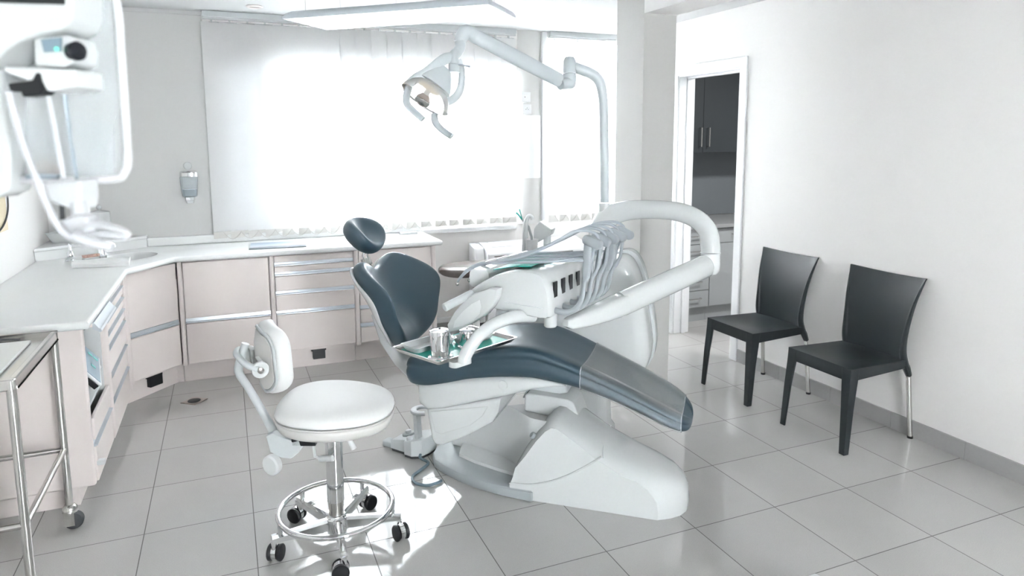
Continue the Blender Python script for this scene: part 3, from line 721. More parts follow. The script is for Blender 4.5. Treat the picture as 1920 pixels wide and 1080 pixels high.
KU = .36; zu = kz(1300, 287, KU); zt2 = 2.55
ed = [pY(1286,200,KU).x-.05, pY(1320,200,KU).x, pY(1396,200,KU).x+.0, pY(1396,200,KU).x+.52]
labs = ['dark wall cupboard door at the left edge of the doorway view', 'wide dark wall cupboard in the middle of the doorway view', 'dark wall cupboard mostly hidden by the right door frame']
for i in range(3):
    a, b = ed[i], ed[i+1]
    r = thing('wall_cupboard', ((a+b)/2, .55, zu), labs[i], 'cupboard', 'dark wall cupboards in the back room')
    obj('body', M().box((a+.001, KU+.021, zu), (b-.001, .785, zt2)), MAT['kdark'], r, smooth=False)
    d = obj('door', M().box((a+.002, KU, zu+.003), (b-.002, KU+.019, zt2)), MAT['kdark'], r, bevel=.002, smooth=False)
    hx = b-.04 if i == 0 else a+.05
    kbar(d, hx, hx, KU, zu+.06, True, zu+.235)
# ================================================================ waiting chairs
def waiting_chair(loc, label):
    r = thing('waiting_chair', loc, label, 'chair', 'two anthracite chairs by the right wall')
    # local: x grows towards the wall, y across; front legs on x=0
    L_ = V(loc)
    def w(x, y, z): return L_+V((x, y, z))
    hw = .225; zs = .475
    def seat(u, v):
        x = .005+.43*u; y = (-1+2*v)*(hw-.012*u)
        dip = .016*(1-(2*v-1)**2)*math.sin(math.pi*min(1,u*1.05))
        return w(x, y, zs-.006*u-dip)
    m = M(); m.grid(seat, 14, 14); k = len(m.v)
    m.grid(lambda u, v: V(seat(u, v))-V((0,0,.020+.014*(1 if (v < .01 or v > .99 or u < .01) else 0))), 14, 14)
    n1 = 15; per = [i*n1 for i in range(n1)]+[14*n1+j for j in range(1,n1)]+[i*n1+14 for i in range(13,-1,-1)]+[j for j in range(13,0,-1)]
    for i in range(len(per)): a, b = per[i], per[(i+1) % len(per)]; m.f.append([a, b, b+k, a+k])
    obj('seat', m, MAT['chair'], r, angle=50)
    ap = M()
    ap.fbox(L_, V((1,0,0)), V((0,1,0)), V((0,0,1)), (.006,-hw+.02,zs-.072), (.03,hw-.02,zs-.01))
    for s in (-1, 1): ap.loft([[w(.02, s*(hw-.004), zs-.005), w(.02, s*(hw-.024), zs-.005), w(.02, s*(hw-.024), zs-.07), w(.02, s*(hw-.004), zs-.07)], [w(.44, s*(hw-.016), zs-.012), w(.44, s*(hw-.034), zs-.012), w(.44, s*(hw-.034), zs-.055), w(.44, s*(hw-.016), zs-.055)]])
    obj('apron', ap, MAT['chair'], r, bevel=.003)
    for s in (-1, 1):
        rings = []
        for z, a, dx, dy in ((zs-.004,.062,0,0),(zs-.075,.058,-.004,.001),(.25,.047,-.016,.005),(0,.036,-.030,.010)):
            x0 = .004+dx; y0 = s*(hw+dy); y1 = s*(hw+dy-a)
            rings.append([w(x0, y0, z), w(x0+a, y0, z), w(x0+a*.55, y1+s*a*.25, z), w(x0+a*.25, y1, z), w(x0, y1, z)])
        obj('front_leg', M().loft(rings), MAT['chair'], r, bevel=.003)
    # back shell: concave across, leaning, top edge dipping
    def back(u, v, t=0):
        a = 2*v-1; z0 = zs-.02; zt = .935-.012*(1-a*a)
        z = z0+(zt-z0)*u
        lean = .420+.010*u+.035*u*u*u+.035*u*u
        hwid = (hw-.030)+.055*u**2.2
        x = lean+.026*(1-a*a)
        return w(x+t*.012, a*hwid, z)
    m = M(); m.grid(lambda u, v: back(u, v, -.5), 14, 14); k = len(m.v); m.grid(lambda u, v: back(u, v, .5), 14, 14)
    for i in range(len(per)): a, b = per[i], per[(i+1) % len(per)]; m.f.append([a, b, b+k, a+k])
    obj('backrest', m, MAT['chair'], r, angle=50)
    for s in (-1, 1):
        # side rib from backrest edge sweeping down to the rear leg socket
        pts = [back(.98, .5+.5*s*.98), back(.7, .5+.5*s), back(.4, .5+.5*s), back(.15, .5+.5*s), w(.440, s*(hw-.028), zs-.025), w(.458, s*(hw-.026), zs-.06), w(.478, s*(hw-.024), zs-.105)]
        obj('back_rib', M().tube(spline(pts, 4), [.006,.011,.015,.019,.021,.021,.016], 8), MAT['chair'], r)
        lg = obj('rear_leg', M().cyl(w(.474, s*(hw-.024), zs-.095), w(.508, s*(hw-.012), .012), .0135, 14), MAT['steel'], r, label='round steel rear leg')
        obj('foot_cap', M().cyl(w(.508, s*(hw-.012), .013), w(.509, s*(hw-.012), 0), .016, 12), MAT['black'], lg)
    return r
c1 = waiting_chair((3.447, -2.205, 0), 'anthracite plastic chair against the right wall, nearer to the camera')
c2 = dup(c1, (0, .752, 0), 'anthracite plastic chair against the right wall, nearer to the doorway', 'two anthracite chairs by the right wall')

kl = area('kitchen_ceiling_lamp', (4.9,-1.3,2.6), (0,0,0), .9, .3, 9)  # added lamp without a fitting, brightens the back room
# ================================================================ white operator stool
SC0 = V((.775,-2.186,0)); fw = V((CF.x,CF.y,0)).normalized(); rt = V((fw.y,-fw.x,0))
def sl(a, b, z): return SC0+rt*a+fw*b+V((0,0,z))          # a: to the right, b: away from the camera
r = thing('operator_stool', SC0, 'white padded stool on a chrome five-star base with castors and foot ring', 'stool')
# seat: rounded shield outline, front pointing to the right
def seat_ring(k, z, tilt=0):
    out = []
    for i in range(40):
        t = 2*math.pi*i/40; c, s_ = math.cos(t), math.sin(t)
        e = 2/2.7
        x = .236*math.copysign(abs(c)**e, c); y = .222*math.copysign(abs(s_)**e, s_)
        y *= (1.08-.22*max(0, x/.25)) if True else 1
        x += .0
        zz = z - .010*(x/.25)*k
        out.append(sl(x*k+.020, y*k, zz))
    return out
zt = .612
rings = [seat_ring(.72,.535), seat_ring(.92,.540), seat_ring(.985,.560), seat_ring(1.0,.590), seat_ring(.995,.597)]
obj('seat_shell', M().loft(rings), MAT['stoolback'], r, sub=1)
rings = [seat_ring(.997,.5975), seat_ring(1.002,.603), seat_ring(.995,.622), seat_ring(.95,.640), seat_ring(.8,.650), seat_ring(.5,.650), seat_ring(.2,.648), seat_ring(.02,.647)]
obj('seat_cushion', M().loft(rings), MAT['stoolwhite'], r, sub=1)
obj('seam', M().tube(seat_ring(1.003,.5975), .0032, 6, loop=True), MAT['stoolback'], r)
# column
obj('column', M().cyl(sl(0,0,.19), sl(0,0,.535), .0355, 24), MAT['chrome'], r)
obj('column_sleeve', M().cyl(sl(0,0,.06), sl(0,0,.19), .031, 24), MAT['steel'], r)
obj('hub', M().lathe([(.042,.052),(.046,.06),(.046,.115),(.038,.122),(.036,.128),(.032,.13)], SC0, None, 24), MAT['chrome'], r)
# foot ring
obj('foot_ring', M().tube([sl(.236*math.cos(a), .236*math.sin(a), .158) for a in [2*math.pi*i/48 for i in range(48)]], .0115, 12, loop=True), MAT['chrome'], r)
cst = [V((.488,-2.24,0)), V((.764,-2.425,0)), V((1.039,-2.268,0)), V((.958,-1.947,0)), V((.62,-1.924,0))]
for i, c in enumerate(cst):
    d = (c-SC0); d.z = 0; L_ = .272; d.normalize(); sd = V((-d.y,d.x,0))
    m = M(); rg = []
    for t, hw_, z0, z1 in ((.034,.017,.066,.118),(.20,.015,.082,.118),(L_,.014,.088,.118)):
        b = SC0+d*t; rg.append([b+sd*hw_+V((0,0,z0)), b-sd*hw_+V((0,0,z0)), b-sd*hw_+V((0,0,z1-.012)), b-sd*hw_*.5+V((0,0,z1)), b+sd*hw_*.5+V((0,0,z1)), b+sd*hw_+V((0,0,z1-.012))])
    m.loft(rg); lg = obj('base_arm', m, MAT['chrome'], r, angle=30)
    post_ = SC0+d*(L_-.008)
    # bracket from arm up to ring
    q = SC0+d*.236
    obj('ring_bracket', M().cyl(q+V((0,0,.112)), q+V((0,0,.15)), .010, 10), MAT['chrome'], r)
    wd_ = V((math.cos(1.1+i*1.9), math.sin(1.1+i*1.9), 0)); ax_ = V((-wd_.y, wd_.x, 0))
    cc = post_+wd_*.014+V((0,0,.0345))
    cs = obj('castor', M().cyl(post_+V((0,0,.055)), post_+V((0,0,.092)), .011, 12).lathe([(.026,-.012),(.032,-.010),(.032,.010),(.026,.012)], cc+V((0,0,.003)), ax_, 20), MAT['chrome'], r, label='chrome hooded twin castor')
    for s in (-1, 1):
        obj('wheel', M().lathe([(.012,.000),(.031,.001),(.0345,.006),(.0345,.013),(.030,.017),(.012,.018)], cc+ax_*(s*.0125), ax_*s, 20), MAT['black'], cs, label='black rubber wheel')
# levers
obj('lever', M().tube([sl(-.075,-.03,.50), sl(-.072,-.04,.44), sl(-.066,-.05,.408), sl(-.045,-.055,.402)], .0065, 8).tube([sl(-.045,-.055,.402), sl(.0,-.075,.412), sl(.015,-.08,.414)], [.0125,.0135,.012], 12), MAT['whitesatin'], r, label='bent lever with white grip')
obj('lever', M().tube([sl(.075,-.05,.508), sl(.082,-.055,.48)], .006, 8).tube([sl(.082,-.055,.482), sl(.10,-.06,.445)], [.011,.014,.012], 12), MAT['whitesatin'], r, label='short white grip lever')
# back support mechanism on the left
obj('mount_plate', M().fbox(sl(-.12,-.02,.485), rt, fw, V((0,0,1)), (-.04,-.035,-.03), (.06,.035,.028)), MAT['black'], r, bevel=.004)
bx = M(); pl = [(-.265,.500),(-.238,.512),(-.158,.478),(-.125,.485),(-.118,.458),(-.128,.430),(-.165,.400),(-.205,.405),(-.250,.430)]
bx.prism([(p[0], p[1]) for p in pl], SC0+fw*-.055, rt, V((0,0,1)), fw, 0, .085)
obj('hinge_block', bx, MAT['lightgrey'], r, bevel=.005)
obj('hinge_arm', M().fbox(sl(-.15,0,.47), (rt*.9+V((0,0,.02))).normalized(), fw, V((0,0,1)), (-.04,-.03,-.02), (.06,.03,.03)), MAT['lightgrey'], r, bevel=.004)
kn = obj('tension_knob', M().lathe([(.030,0),(.040,.004),(.0425,.012),(.0425,.030),(.036,.036),(.001,.037)], sl(-.228,-.057,.386), (-fw*.75-rt*.35-V((0,0,.0))), 28), MAT['whitesatin'], r, label='round white tension knob')
arm = spline([sl(-.245,-.01,.495), sl(-.275,-.01,.56), sl(-.335,-.01,.68), sl(-.372,-.01,.745), sl(-.378,-.01,.775), sl(-.362,-.01,.83), sl(-.345,-.005,.88)], 5)
obj('back_arm', M().tube(arm, [.020,.017,.016,.017,.018,.0165,.016], 14), MAT['lightgrey'], r)
# fork carrying the pad
# pad frame: normal of the pad points mostly to the right and a bit to the camera side
pn = (rt*.86+fw*.50+V((0,0,.10))).normalized(); pw = V((0,0,1)).cross(pn).normalized(); pu = pn.cross(pw).normalized()
pc = sl(-.280,.0,.815)
fk = spline([pc-pn*.04+pw*-.125+pu*.0, pc-pn*.075+pw*-.10+pu*.02, pc-pn*.092+pw*-.02+pu*.035, pc-pn*.092+pw*.03+pu*.04, pc-pn*.07+pw*.10+pu*.03, pc-pn*.035+pw*.125+pu*.01], 6)
obj('back_fork', M().tube(fk, .0135, 12), MAT['lightgrey'], r)
def padring(k, d, kk=1.0):
    out = []
    for x, y in rrect(.30*k, .275*kk, .085*min(k,kk), 7):
        bend = .075*(x/.15)**2
        crv = -.018*math.cos(y/.137*math.pi*.5)
        wdt = 1-.10*max(0, -y/.137)
        out.append(pc+pw*(x*wdt)+pu*y+pn*(d+bend*.75+(.0 if y < 0 else .025*(y/.137)**2)))
    return out
pad = obj('backrest', M().loft([padring(.86,-.022,.86), padring(.97,-.02,.97), padring(1.0,-.004,1.0), padring(1.01,.018,1.01), padring(.97,.038,.97), padring(.85,.05,.85), padring(.5,.053,.5), padring(.05,.052,.05)]), MAT['stoolwhite'], r, sub=1)
obj('piping', M().tube(padring(.90,-.0235,.90), .006, 8, loop=True), MAT['lightgrey'], pad)
obj('back_plate', M().loft([padring(.83,-.0225,.83), padring(.83,-.026,.83), padring(.5,-.028,.5), padring(.06,-.029,.06)]), MAT['stoolback'], pad)
for s in (-1, 1):
    c = pc+pw*(.085*s)-pn*.016+pu*-.005
    ta = (pn*.3-pw*.0+pn*0).normalized()
    br = obj('pivot_bracket', M().fbox(c, pw, pu, pn, (-.035,-.036,-.02), (.035,.036,-.002)).lathe([(.034,0),(.034,.018)], c-pn*.016+pw*(.026*s), pw*s, 22), MAT['white'], r, bevel=.004)
    obj('bolt', M().lathe([(.013,0),(.013,.004),(.006,.007),(.001,.007)], c-pn*.016+pw*(.0445*s), pw*s, 18), MAT['steel'], br)
# ================================================================ dark stool behind
p = V((2.25,.18,0))
r = thing('operator_stool', p, 'brown padded stool standing behind the dental unit by the air unit', 'stool')
def ring2(k, z):
    return [p+V((.31*k*math.copysign(abs(math.cos(t))**.8, math.cos(t)), .22*k*math.copysign(abs(math.sin(t))**.8, math.sin(t)), z)) for t in [2*math.pi*i/32 for i in range(32)]]
obj('seat', M().loft([ring2(.8,.625), ring2(.97,.64), ring2(1.0,.66), ring2(.97,.69), ring2(.85,.705), ring2(.5,.71), ring2(.03,.712)]), MAT['brown'], r, sub=1)
obj('column', M().cyl(p+V((0,0,.07)), p+V((0,0,.62)), .03, 20), MAT['chrome'], r)
for i in range(5):
    a = 2*math.pi*i/5+.3; d = V((math.cos(a), math.sin(a), 0)); obj('base_arm', M().tube([p+d*.02+V((0,0,.09)), p+d*.24+V((0,0,.065))], [.02,.013], 8), MAT['chrome'], r)
    obj('castor', M().lathe([(.026,-.02),(.03,-.015),(.03,.015),(.026,.02)], p+d*.245+V((0,0,.031)), V((-d.y,d.x,0)), 16), MAT['black'], r)
# ================================================================ chrome trolley at the left edge
X1, Y0, Y1, ZT = -.290, -2.285, -1.605, .905; X0 = -.755
r = thing('instrument_trolley', ((X0+X1)/2,(Y0+Y1)/2,0), 'stainless steel trolley on castors at the left edge of the photo', 'trolley')
tt = .022
fr_ = M()
fr_.box((X0,Y0,ZT-.04), (X1,Y0+tt,ZT)); fr_.box((X0,Y1-tt,ZT-.04), (X1,Y1,ZT)); fr_.box((X0,Y0+tt,ZT-.04), (X0+tt,Y1-tt,ZT)); fr_.box((X1-tt,Y0+tt,ZT-.04), (X1,Y1-tt,ZT))
obj('top_frame', fr_, MAT['steel'], r, bevel=.005)
obj('top_plate', M().box((X0+tt,Y0+tt,ZT-.03), (X1-tt,Y1-tt,ZT-.022)), MAT['steel'], r)
for x in (X0+.014, X1-.014):
    for y in (Y0+.014, Y1-.014):
        lg = obj('leg', M().cyl((x,y,.11), (x,y,ZT-.005), .0155, 16), MAT['steel'], r)
        cs = obj('castor', M().lathe([(.020,.075),(.030,.08),(.030,.10),(.021,.112),(.016,.115)], (x,y,0), None, 20).box((x-.005-.02,y-.022,.02), (x+.018,y-.017,.085)).box((x-.025,y+.017,.02), (x+.018,y+.022,.085)), MAT['steel'], lg)
        obj('wheel', M().lathe([(.012,-.014),(.034,-.014),(.040,-.009),(.040,.009),(.034,.014),(.012,.014)], (x+.012,y,.040), (0,1,0), 24), MAT['rubber'], cs)
ZR = .37
for (a, b) in (((X1-.014,Y0+.014,ZR),(X1-.014,Y1-.014,ZR)),((X0+.014,Y0+.014,ZR),(X1-.014,Y0+.014,ZR)),((X0+.014,Y1-.014,ZR),(X1-.014,Y1-.014,ZR)),((X0+.014,Y0+.014,ZR),(X0+.014,Y1-.014,ZR))):
    obj('rail', M().cyl(a, b, .0125, 12), MAT['steel'], r)
# white tray board with raised rim on the trolley
bd = M(); z = ZT-.0215
bd.box((X0+.05,Y0+.06,z), (X1-.075,Y1-.10,z+.012)); 
o_ = obj('tray_board', bd, MAT['top'], None, bevel=.005, base=((X0+X1)/2,(Y0+Y1)/2,z)); tag(o_, 'flat white board lying on the top of the steel trolley', 'tray')
p = V((-.50,-1.655,ZT-.021)); r = thing('clamp', p, 'small dark steel clamp lying on the trolley top behind the white board', 'clamp')
obj('jaw', M().tube(spline([p+V((-.10,.0,.008)), p+V((-.03,.012,.01)), p+V((.04,.004,.01)), p+V((.085,-.01,.008))], 4), .005, 8), MAT['rubber'], r)
obj('grip', M().tube([p+V((.0,.01,.008)), p+V((.0,-.02,.012))], .006, 8).lathe([(.006,0),(.012,.004),(.012,.012),(.006,.016)], p+V((-.13,0,0)), None, 16), MAT['steel'], r)
# ================================================================ dental chair
_t = math.radians(-40); E1 = V((math.cos(_t), math.sin(_t), 0)); E2 = V((-math.sin(_t), math.cos(_t), 0))
OC = E1*2.6+E2*(-.42)
def c(s, t, z): return OC+E1*s+E2*t+V((0,0,z))
def pT(u, v, t):                          # point on the upright plane t = const of the chair
    o = OC+E2*t; r = ray(u, v); return CAM+r*((o-CAM).dot(E2)/r.dot(E2))
UP = V((0,0,1))
r = thing('dental_chair', c(.3,0,0), 'slate blue reclined dental chair with white glossy base and clear film over the leg rest', 'dental chair')
CH = r
st = [  # s, ztop, zbot, half width
 (-.528,.612,.585,.195),(-.522,.640,.556,.222),(-.505,.660,.536,.240),(-.47,.674,.529,.250),(-.40,.688,.532,.254),(-.30,.704,.556,.256),(-.20,.722,.584,.256),
 (-.10,.742,.602,.254),(0,.757,.614,.250),(.07,.760,.618,.246),(.14,.752,.618,.240),(.24,.722,.604,.232),(.34,.682,.584,.224),(.45,.636,.552,.217),(.56,.588,.510,.210),
 (.66,.543,.467,.203),(.73,.508,.436,.193),(.775,.482,.416,.172),(.805,.460,.408,.140),(.820,.444,.412,.100),(.826,.432,.420,.055)]
cols = list(zip(*st)); NS = 60
fine = spline([V((a, b, 0)) for a, b in zip(cols[0], cols[1])], 4); fine2 = spline([V((a, b, d)) for a, b, d in zip(cols[0], cols[2], cols[3])], 4)
def cring(zt, zb, hw, s, grow=0, dish=.012):
    h = zt-zb; k = min(1, hw/.15); out = []
    # half profile from the middle of the top to the middle of the bottom: rolled edge, groove, lower roll
    e = min(.05, hw*.35)
    half = [(0,zt-dish),(hw*.45,zt-dish*.75),(hw-e*1.2,zt-dish*.12),(hw-e*.55,zt-h*.02),(hw-e*.22,zt-h*.11),(hw-e*.11,zt-h*.24),(hw-e*.20,zt-h*.36),(hw-e*.12,zt-h*.45),(hw,zt-h*.56),(hw,zt-h*.72),(hw-e*.22,zt-h*.90),(hw-e*.62,zb),(hw*.5,zb),(0,zb)]
    sp = spline([V((a, b, 0)) for a, b in half], 3)
    zc_ = (zt+zb)/2
    for q in sp: out.append((q.x*(1+grow/hw), zc_+(q.y-zc_)*(1+2*grow/h)))
    full = out + [(-x, z) for x, z in reversed(out[1:-1])]
    return [c(s, x, z) for x, z in full]
rings = [cring(a.y, b.y, b.z, a.x) for a, b in zip(fine, fine2)]
obj('seat_cushion', M().loft(rings), MAT['blue'], r, angle=60)
# clear film over the leg rest: upper part of the same sections, a little larger
fm = M(); frs = []; edge0 = []
for a, b in zip(fine, fine2):
    if .335 <= a.x <= .79:
        ring = cring(a.y, b.y, b.z, a.x, .0035); n2 = len(ring)//2
        top_ = [ring[q] for q in range(n2-6, -1, -1)] + [ring[q] for q in range(len(ring)-1, n2+5, -1)]
        frs.append(top_)
fm.loft(frs, False, False, closed=False)
fo = obj('leg_rest_film', fm, MAT['film'], r, angle=70, label='clear plastic film over the leg rest')
obj('film_edge', M().tube(frs[0], .0022, 6), MAT['clear'], fo); obj('film_edge', M().tube(frs[-1], .0022, 6), MAT['clear'], fo)
# white shell under the seat
sh = [(-.500,.530,.505),(-.49,.530,.455),(-.46,.532,.418),(-.414,.536,.398),(-.33,.552,.414),(-.231,.575,.445),(-.12,.598,.480),(-.015,.610,.511),(.116,.617,.560),(.22,.606,.588),(.27,.598,.594)]
rings = []
for s_, zt, zb in sh:
    hw = .222 if s_ > -.45 else .222-.09*((-.45-s_)/.05)**1.5
    rr = min(.03, (zt-zb)*.45); rings.append([c(s_, x, (zt+zb)/2+y) for x, y in rrect(2*hw, zt-zb, rr, 4)])
us = obj('seat_shell', M().loft(rings), MAT['white'], r, angle=50)
obj('round_cap', M().lathe([(.022,0),(.022,.004),(.019,.005),(.001,.005)], pT(943,722,-.2225), -E2, 24), MAT['white'], us)
# lift housing with stepped faces
def spr(poly, t0, t1): return M().prism(poly, OC, E1, UP, E2, t0, t1)
p1 = [(-.43,.405),(-.405,.25),(-.388,.218),(-.345,.222),(-.22,.285),(-.085,.372),(-.06,.42),(-.045,.50),(-.24,.445),(-.40,.42)]
lh = obj('lift_housing', spr(p1, -.205, .205), MAT['white'], r, bevel=.016, seg=3)
p2 = [(-.405,.392),(-.383,.292),(-.35,.283),(-.20,.345),(-.135,.40),(-.105,.452),(-.24,.425)]
obj('raised_panel', spr(p2, -.2105, -.204), MAT['white'], lh, bevel=.004)
# body between lift and base
pln = spline([V((a, b, 0)) for a, b in ((-.44,.152),(-.35,.125),(-.26,.091),(-.15,.045),(-.05,-.011),(.03,-.075),(.10,-.12),(.25,-.14))], 3)
pln = [(p.x, p.y) for p in pln]+[(.25,.22),(-.44,.30)]
def ztop(s_): return .20+.175*max(0, min(1, (s_+.44)/.35))
cm = M(); cxx, cyy = -.1, .1
cm.loft([[c(a, b, .060) for a, b in pln], [c(a, b, ztop(a)-.012) for a, b in pln], [c(cxx+(a-cxx)*.985, cyy+(b-cyy)*.96, ztop(a)) for a, b in pln]])
bk = obj('lift_arm_cover', cm, MAT['white'], r, angle=40)
obj('upper_cover', spr([(.01,.36),(.012,.445),(.03,.456),(.235,.445),(.262,.43),(.30,.33)], .0, .19), MAT['white'], r, bevel=.012, seg=3)
p4 = [(-.02,.40),(.02,.475),(.05,.56),(.20,.585),(.22,.455)]
obj('lift_column', spr(p4, .06, .17), MAT['lightgrey'], r, bevel=.01)
# grey floor plate
pl = [(.105,-.195),(.0,-.195),(-.10,-.185),(-.2,-.163),(-.3,-.125),(-.4,-.075),(-.475,-.025),(-.515,.05),(-.525,.12),(-.515,.30),(-.45,.36),(.2,.36),(.2,-.1)]
def fpl(poly, z, k=1.0, cs=-.1, ct=.1): return [c(cs+(p[0]-cs)*k, ct+(p[1]-ct)*k, z) for p in poly]
obj('floor_plate', M().loft([fpl(pl,.004,.985), fpl(pl,.012), fpl(pl,.040), fpl(pl,.050,.985), fpl(pl,.055,.95), fpl(pl,.057,.86), fpl(pl,.058,.5)]), MAT['midgrey'], r, angle=30)
bar = [(-.18,-.166),(-.05,-.192),(.100,-.206),(.110,-.200),(.110,-.175),(-.05,-.17)]
obj('plate_bumper', M().loft([fpl(bar,.001), fpl(bar,.046)]), MAT['midgrey'], r, bevel=.008, seg=3)
wn = [(-.375,.10),(-.355,.03),(-.25,-.02),(-.12,-.062),(-.01,-.092),(.04,-.105)]; wf = [(-.370,.14),(-.34,.125),(-.24,.085),(-.12,.03),(-.02,-.03),(.04,-.07)]
sm_ = M(); sm_.loft([[c(a, b, .0585) for a, b in wn], [c(a, b+.004, .072) for a, b in wn], [c(a, b, .092) for a, b in wf], [c(a, b, .0585) for a, b in wf]], False, False, closed=False)
obj('step_plate', sm_, MAT['white'], r, angle=25)
# nose shell
def nose(t):
    k = min(1, abs(t)/.205); q = .125*k**3.2; e = 1 if k < .9 else (1-.10*((k-.9)/.1)**2)
    cap = .012 if k > .97 else 0
    base = [(-.012,.058),(.005,.115),(.018,.165),(.065,.25),(.121,.335),(.165,.388),(.195,.410),(.225,.408),(.30,.362),(.443,.282),(.60,.220),(.70,.178),(.76,.150),(.795,.120),(.814,.080),(.820,.03),(.818,.001),(.45,.001),(.10,.001),(.0,.03)]
    out = []
    for s_, z in base:
        sn = s_-q*max(0, min(1, (s_-.35)/.45))
        zt = z-(.035*k**4 if z > .2 else .012*k**4 if z > .1 else 0)*(.0 if k < .3 else 1)
        out.append(c(sn+(.004*k**6 if s_ < .2 else 0), t, max(.001, zt)))
    return out
ts = [-.207,-.206,-.200,-.190,-.17,-.13,-.08,-.03,.03,.08,.13,.17,.19,.20,.206,.207]
bs = obj('base_shell', M().loft([[OC+(p-OC)-E2*((p-OC).dot(E2)*.08) for p in nose(t)] for t in ts]), MAT['white'], r, angle=55, bevel=.0)
ar = spline([pT(u, v, -.192) for u, v in ((955,906),(1000,908),(1050,897),(1095,876),(1128,856))], 5)
obj('moulded_rib', M().tube(ar, .0045, 8), MAT['white'], bs)
cr = spline([c(.443,-.187,.262), c(.435,-.14,.281), c(.425,-.0,.2835), c(.425,.14,.280)], 4)
obj('seam', M().tube(cr, .0022, 6), MAT['lightgrey'], bs)
obj('adjust_knob', M().lathe([(.016,0),(.016,.012),(.013,.016)], c(.10,-.135,.30), V(-E1*.6-E2*.4+UP*.5), 18), MAT['midgrey'], bs)
# ---------------- backrest
Cb = V((-.650,0,.655)); Ct = V((-.838,0,1.088)); L_ = (Ct-Cb).length; av = (Ct-Cb)/L_; nv = V((-av.z*-1, 0, -av.x*1)); nv = V((av.z, 0, -av.x))
def bp(t, a, n): q = Cb+av*a+nv*n; return c(q.x, t, q.z)
oh = [(0,-.015),(.075,-.010),(.145,.008),(.198,.045),(.243,.115),(.276,.185),(.292,.255),(.284,.335),(.250,.410),(.198,.458),(.145,.470),(.095,.455),(.05,.428)]
ctl = [V((x, y, 0)) for x, y in oh]+[V((0,.420,0))]+[V((-x, y, 0)) for x, y in reversed(oh[1:])]
outl_b = spline(ctl, 4, closed=True)
cen = V((0,.20,0))
def nface(t, a): 
    k = abs(t)/.285; wing = .135*k**2.0*math.exp(-((a-.20)/.22)**2)+.05*k**2*(.4+.6/(1+math.exp(-(a-.2)/.05)))
    low = .062*math.exp(-((a-.05)/.095)**2)*(1-.25*k)                      # lumbar roll at the bottom
    return .045+wing+low
def bring(k, dn, front=True):
    o = []
    for p in outl_b:
        q = cen+(p-cen)*k
        o.append(bp(q.x, q.y, nface(q.x, q.y)+dn) if front else bp(q.x, q.y, nface(q.x, q.y)*.80+dn))
    return o
rings = [bring(.05,-.072,0), bring(.5,-.072,0), bring(.85,-.070,0), bring(.95,-.064,0), bring(.995,-.045), bring(1.0,-.028), bring(.985,-.012), bring(.95,-.002), bring(.88,0), bring(.78,0), bring(.65,0), bring(.5,0), bring(.32,0), bring(.15,0), bring(.02,0)]
obj('backrest', M().loft(rings), MAT['blue'], r, sub=1)
rings = [bring(.05,-.090,0), bring(.6,-.089,0), bring(.90,-.084,0), bring(.965,-.076,0), bring(.975,-.066,0), bring(.96,-.060,0), bring(.5,-.062,0), bring(.05,-.063,0)]
obj('backrest_shell', M().loft(rings), MAT['white'], r, sub=1)
# support from the back shell into the seat
rg = []
for a_, n_, hw, th in ((.20,-.055,.07,.02),(.05,-.05,.085,.028),(-.08,-.012,.09,.036),(-.17,.035,.09,.04)):
    rg.append([bp(x, a_, n_+y) for x, y in rrect(2*hw, 2*th, .02, 3)])
q0, q1 = c(-.50,0,.50), c(-.38,0,.46)
for (s_, z, hw, th) in ((-.48,.47,.09,.035),(-.42,.455,.09,.03)): rg.append([c(s_+y*.5, x, z+y) for x, y in rrect(2*hw, 2*th, .02, 3)])
obj('back_support', M().loft(rg), MAT['white'], r, angle=60)
# ---------------- headrest
Hc = V((-.862,0,1.212)); ha = V((-.72,0,.69)).normalized(); hn = V((ha.z,0,-ha.x))
def hp(t, a, n): q = Hc+ha*a+hn*n; return c(q.x, t, q.z)
def hring(k, n, dish=0):
    o = []
    for i in range(36):
        th = 2*math.pi*i/36; e = 2/2.1
        x = .130*math.copysign(abs(math.cos(th))**e, math.cos(th)); y = .112*math.copysign(abs(math.sin(th))**e, math.sin(th))
        x *= 1-.12*(y/.112)*-1*0
        xx, yy = x*k, y*k
        nn = n+.045*(abs(xx)/.145)**2.2*(1 if n > -.02 else .3)-dish*(1-(yy/.112)**2)*(1-(xx/.10)**2 if abs(xx) < .10 else 0)
        o.append(hp(xx, yy, nn))
    return o
hr = obj('headrest', M().loft([hring(.05,-.05), hring(.6,-.048), hring(.88,-.036), hring(.985,-.012), hring(1.0,.006), hring(.97,.026), hring(.88,.040,.004), hring(.72,.044,.014), hring(.5,.040,.018), hring(.28,.036,.018), hring(.05,.034,.018)]), MAT['blue'], r, sub=1)
for s_ in (-1, 1):
    obj('headrest_bar', M().tube([hp(.022*s_,-.06,-.03), bp(.022*s_,.50,-.005), bp(.022*s_,.36,-.02)], .007, 8), MAT['steel'], r)
obj('headrest_plate', M().fbox(bp(0,.465,-.012), E2, c(av.x,0,av.z)-c(0,0,0), c(nv.x,0,nv.z)-c(0,0,0), (-.038,-.02,-.008), (.038,.02,.008)), MAT['steel'], r, bevel=.003)
